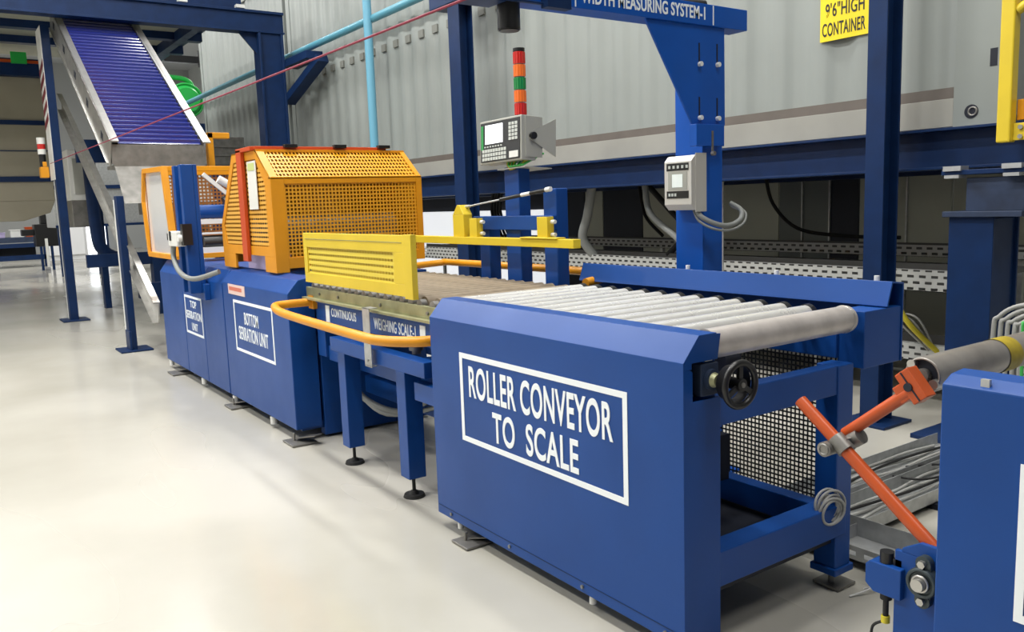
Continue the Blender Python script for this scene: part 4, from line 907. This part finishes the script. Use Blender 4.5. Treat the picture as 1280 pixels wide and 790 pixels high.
# glowing sheet added to stand for daylight in the rear openings
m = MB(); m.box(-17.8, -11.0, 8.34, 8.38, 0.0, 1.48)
tag(m.build('daylight_sheet', mat('glowing_daylight_white', (0.9, 0.92, 0.95), 0.5, emit=1.6)), 'glowing white sheet standing in for daylight in gaps behind the machines', 'daylight_stand_in')

# ================================================================ FOREGROUND RIGHT
rb = thing('lettered_cabinet', 'blue machine cabinet cut by the right edge with a corner of white lettering frame', 'machine cabinet', (-0.6, 2.1, 0))
m = MB(); m.prism([(1.96, 0.05), (1.96, 1.135), (2.0, 1.155), (2.06, 1.16), (2.06, 0.05)], 'x', -1.02, 0.35); rbb = m.build('side_cover', BLUE, rb, 0.004)
frame_mesh('sign_border', rbb, WHITE, -0.835, 0.2, 0.605, 0.98, 0.02, 1.96)
MB().box(-0.98, 0.3, 2.06, 2.7, 0.05, 0.9).build('body', BLUE, rb, 0.004)
MB().box(-0.935, -0.915, 1.97, 1.98, 1.138, 1.158).build('small_tag', GALV, rb)
m = MB(); m.box(-1.20, -1.02, 2.09, 2.105, 0.05, 0.62); m.prism([(-1.18, 0.62), (-1.02, 0.62), (-1.02, 0.66), (-1.13, 0.66), (-1.18, 0.63)], 'y', 2.09, 2.105)
m.build('bearing_bracket', BLUE, rb, 0.002)
bh = MB(); bc_ = Vector((-1.11, 2.07, 0.562)); bh.cyl(bc_+Vector((0, 0.02, 0)), bc_+Vector((0, -0.005, 0)), 0.042, 28); bh.cyl(bc_+Vector((0, 0.02, 0.052)), bc_+Vector((0, 0.0, 0.052)), 0.021, 18); bh.cyl(bc_+Vector((0, 0.02, -0.052)), bc_+Vector((0, 0.0, -0.052)), 0.021, 18)
bh.box(bc_.x-0.021, bc_.x+0.021, 2.072, 2.09, 0.51, 0.614); bh.ring(bc_+Vector((0, -0.006, 0)), (0, 1, 0), 0.036, 0.006, 28, 8)
bho = bh.build('bearing_housing', mat('dark_green_grey_casting', (0.045, 0.06, 0.065), 0.4, 0.3), rb)
m = MB(); m.cyl(bc_+Vector((0, 0, 0)), bc_+Vector((0, -0.03, 0)), 0.017, 20); m.cyl(bc_+Vector((0, -0.0, 0.052)), bc_+Vector((0, -0.012, 0.052)), 0.011, 6); m.cyl(bc_+Vector((0, 0, -0.052)), bc_+Vector((0, -0.012, -0.052)), 0.011, 6)
m.ring(bc_+Vector((0, -0.012, 0)), (0, 1, 0), 0.021, 0.004, 24, 6); m.build('shaft', STEEL, bho)
# sensor block on bracket left of bearing
m = MB(); m.prism([(-1.275, 0.505), (-1.275, 0.56), (-1.262, 0.573), (-1.17, 0.573), (-1.17, 0.485), (-1.25, 0.485)], 'y', 2.07, 2.12); m.build('clamp_block', BLUE, rb, 0.003)
m = MB(); m.cyl((-1.225, 2.095, 0.573), (-1.225, 2.095, 0.605), 0.019, 20); m.box(-1.205, -1.18, 2.09, 2.105, 0.573, 0.592); m.build('knob', BLK, rb)
m = MB(); m.cyl((-1.225, 2.095, 0.465), (-1.225, 2.095, 0.485), 0.016, 16); m.cyl((-1.225, 2.095, 0.40), (-1.225, 2.095, 0.465), 0.008, 10); m.tube([(-1.225, 2.095, 0.40), (-1.26, 2.09, 0.37), (-1.25, 2.08, 0.32), (-1.2, 2.08, 0.3)], 0.004); m.build('sensor_lead', RUB, rb)
m = MB(); m.cyl((-1.225, 2.095, 0.395), (-1.225, 2.095, 0.415), 0.012, 12); m.build('yellow_boot', YCAB, rb)
# big roller of next machine
br = thing('steel_roller', 'grey steel roller with yellow tape band at the right edge', 'roller', (-0.9, 2.5, 1.05))
R0 = Vector((-1.22, 2.24, 1.083)); R1_ = Vector((-1.07, 3.45, 1.04))
R1_ = Vector((-1.22, 3.5, 1.083))
m = MB(); m.cyl(R0, R1_, 0.052, 40, caps=False); m.cyl(R0, R0+Vector((0, 0.06, 0)), 0.044, 40, caps=False); m.cyl(R0+Vector((0, 0.05, 0)), R0+Vector((0, 0.06, 0)), 0.045, 32)
for a in (0,): m.ring(R0, (0, 1, 0), 0.048, 0.004, 40, 6)
ro = m.build('tube', mat('grey_brown_roller_steel', (0.34, 0.315, 0.29), 0.33, 0.5, noise=0.3, nscale=9), br)
MB().cyl((R0.x, R0.y+0.012, R0.z), (R0.x, R0.y+0.02, R0.z), 0.043, 32).build('end_disc', DARK, br)
MB().cyl((R0.x, R0.y-0.01, R0.z), (R0.x, R0.y+0.012, R0.z), 0.020, 20).build('end_hub', STEELD, br)
MB().cyl((R0.x, 2.64, R0.z), (R0.x, 2.72, R0.z), 0.054, 40, caps=False).build('tape_band', mat('yellow_tape', (0.40, 0.30, 0.02), 0.5, noise=0.2, nscale=30), br)
m = MB(); m.cyl(R0+Vector((0.035, -0.01, -0.02)), R0+Vector((0.035, 0.03, -0.02)), 0.014, 14); m.cyl(R0+Vector((-0.03, -0.01, 0.03)), R0+Vector((-0.03, 0.03, 0.03)), 0.012, 14); m.build('end_screw', STEEL, br)
MB().box(-1.27, -1.17, 3.3, 3.45, 0, 1.028).build('roller_support', NAVY, br)
# orange swing arm
oa = thing('orange_swing_arm', 'orange tubular swing arm with clamped diagonal rod in front of the conveyor end', 'arm', (-1.3, 2.1, 0.6))
yo = 2.17
m = MB(); m.cyl((-1.20, yo, 1.06), (-1.41, yo, 0.888), 0.018, 24); m.build('upper_arm', ORG, oa)
m = MB(); m.cyl((-1.535, yo-0.045, 0.975), (-1.08, yo-0.045, 0.62), 0.019, 24); m.build('diagonal_rod', ORG, oa, 0.002)
m = MB()
def obox(m, c, a, ha, hb, y0, y1):
    a = Vector((a[0], 0, a[1])).normalized(); b_ = Vector((-a.z, 0, a.x)); c = Vector((c[0], 0, c[1]))
    P = [c+a*s1*ha+b_*s2*hb for s1, s2 in ((-1,-1),(1,-1),(1,1),(-1,1))]
    return m.prism([(p.x, p.z) for p in P], 'y', y0, y1)
obox(m, (-1.205, 1.068), (1, 0.82), 0.023, 0.047, 2.15, 2.20); obox(m, (-1.23, 1.045), (1, 0.82), 0.02, 0.025, 2.155, 2.195)
hb = m.build('pivot_block', ORG, oa, 0.003)
m = MB(); m.cyl((-1.21, 2.145, 1.065), (-1.21, 2.151, 1.065), 0.012, 20); m.build('bore', DARK, hb)
MB().bar((-1.234, 2.149, 1.102), (-1.176, 2.149, 1.032), 0.004, 0.002, up=(0, 1, 0)).build('split', DARK, hb)
# pipe clamp where the tubes cross
m = MB(); cxy = Vector((-1.395, yo-0.03, 0.868)); 
d2 = Vector((0.455, 0, -0.355)).normalized(); d1 = Vector((-0.25, 0, -0.18)).normalized()
m.cyl(cxy-d2*0.025+Vector((0, -0.015, 0)), cxy+d2*0.025+Vector((0, -0.015, 0)), 0.026, 24)
m.cyl(cxy-d1*0.045+Vector((0, 0.03, 0)), cxy-d1*0.01+Vector((0, 0.03, 0)), 0.025, 24)
m.cyl(cxy+Vector((-0.03, -0.01, -0.015)), cxy+Vector((-0.03, -0.055, -0.015)), 0.022, 20); m.box(cxy.x-0.02, cxy.x+0.02, cxy.y-0.02, cxy.y+0.03, cxy.z-0.02, cxy.z+0.02)
m.ring(cxy+Vector((-0.03, -0.055, -0.015)), (0, 1, 0), 0.015, 0.004, 20, 6); m.build('pipe_clamp', STEELD, oa, 0.002)

# cables by pedestal right
m = MB()
for k in range(5): m.tube([(-1.75+0.05*k, 4.55, 1.0), (-1.98+0.045*k, 4.6, 0.99-0.012*k), (-2.10+0.035*k, 4.6, 0.92-0.01*k), (-2.13+0.035*k, 4.6, 0.80), (-2.13+0.035*k, 4.6, 0.0)], 0.012, 8, 6)
tag(m.build('cable_bundle', GREYC), 'bundle of grey cables bending down beside the pedestal column', 'cable')
m = MB(); m.tube([(-1.88, 4.5, 0.96), (-1.93, 4.5, 0.90), (-1.94, 4.5, 0.84), (-1.92, 4.5, 0.0)], 0.008); tag(m.build('green_wire', GCAB), 'green earth wire at the right edge beside the grey cable bundle', 'cable')
m = MB(); m.add([(-2.14, 5.0, 0.9), (-2.14, 5.5, 0.9), (-2.14, 5.5, 1.45), (-2.14, 5.0, 1.45)], [(0,1,2,3)]); m.box(-2.15, -2.13, 5.5, 5.52, 0, 1.45); m.box(-2.15, -2.13, 5.0, 5.02, 0, 1.45)
tag(m.build('upright_tray', P_TRAYY), 'upright perforated tray piece at the right edge behind the pedestal', 'cable tray')
# floor trays
ft = thing('floor_tray', 'galvanised floor cable trays with cables running away behind the roller conveyor', 'cable tray', (-2.3, 4.2, 0))
for x0 in (-2.62, -2.34):
    MB().box(x0, x0+0.24, 3.08, 5.0, 0.03, 0.035).box(x0, x0+0.004, 3.08, 5.0, 0.03, 0.10).box(x0+0.236, x0+0.24, 3.08, 5.0, 0.03, 0.10).build('tray_pan', GALV, ft)
m = MB()
for y in (3.3, 4.0, 4.7): m.box(-2.68, -2.05, y, y+0.05, 0, 0.03)
m.build('foot_bar', DARK, ft)
m = MB()
for k in range(9):
    x = -2.60+0.058*k; pts = [(x+0.015*math.sin(j*1.3+k), 3.1+0.3*j, 0.045+0.012*((k+j) % 2)) for j in range(7)]; m.tube(pts, 0.008, 8, 4)
m.build('cable', GREYC, ft)
m = MB()
for k in range(3):
    x = -2.5+0.13*k; pts = [(x+0.03*math.sin(j*1.1+k*2), 3.1+0.3*j, 0.07) for j in range(7)]; m.tube(pts, 0.007, 8, 4)
m.tube([(-2.42, 4.3, 0.08), (-2.3, 4.45, 0.09), (-2.2, 4.35, 0.09), (-2.25, 4.15, 0.085), (-2.4, 4.1, 0.08)], 0.006, 8, 5)
m.build('cable', RUB, ft)
f2 = thing('floor_tray', 'short perforated floor tray lying across by the conveyor foot', 'cable tray', (-1.9, 3.2, 0))
MB().box(-2.35, -1.35, 3.10, 3.34, 0.035, 0.04).box(-2.35, -1.35, 3.336, 3.34, 0.035, 0.13).build('tray_pan', GALV, f2)
MB().add([(-2.35, 3.10, 0.035), (-1.35, 3.10, 0.035), (-1.35, 3.10, 0.10), (-2.35, 3.10, 0.10)], [(0,1,2,3)]).build('perforated_side', P_TRAY, f2)
MB().box(-2.3, -2.26, 3.1, 3.34, 0, 0.035).box(-1.45, -1.41, 3.1, 3.34, 0, 0.035).build('foot_bar', DARK, f2)
m = MB(); m.tube([(-1.72, 3.2, 0.14), (-1.74, 3.05, 0.10), (-1.78, 2.95, 0.03), (-1.82, 2.85, 0.006)], 0.004, 6); m.tube([(-1.7, 3.15, 0.13), (-1.74, 3.0, 0.06), (-1.82, 2.95, 0.006)], 0.004, 6)
tag(m.build('loose_wire', WPL), 'loose thin white wires trailing onto the floor by the conveyor foot', 'cable')
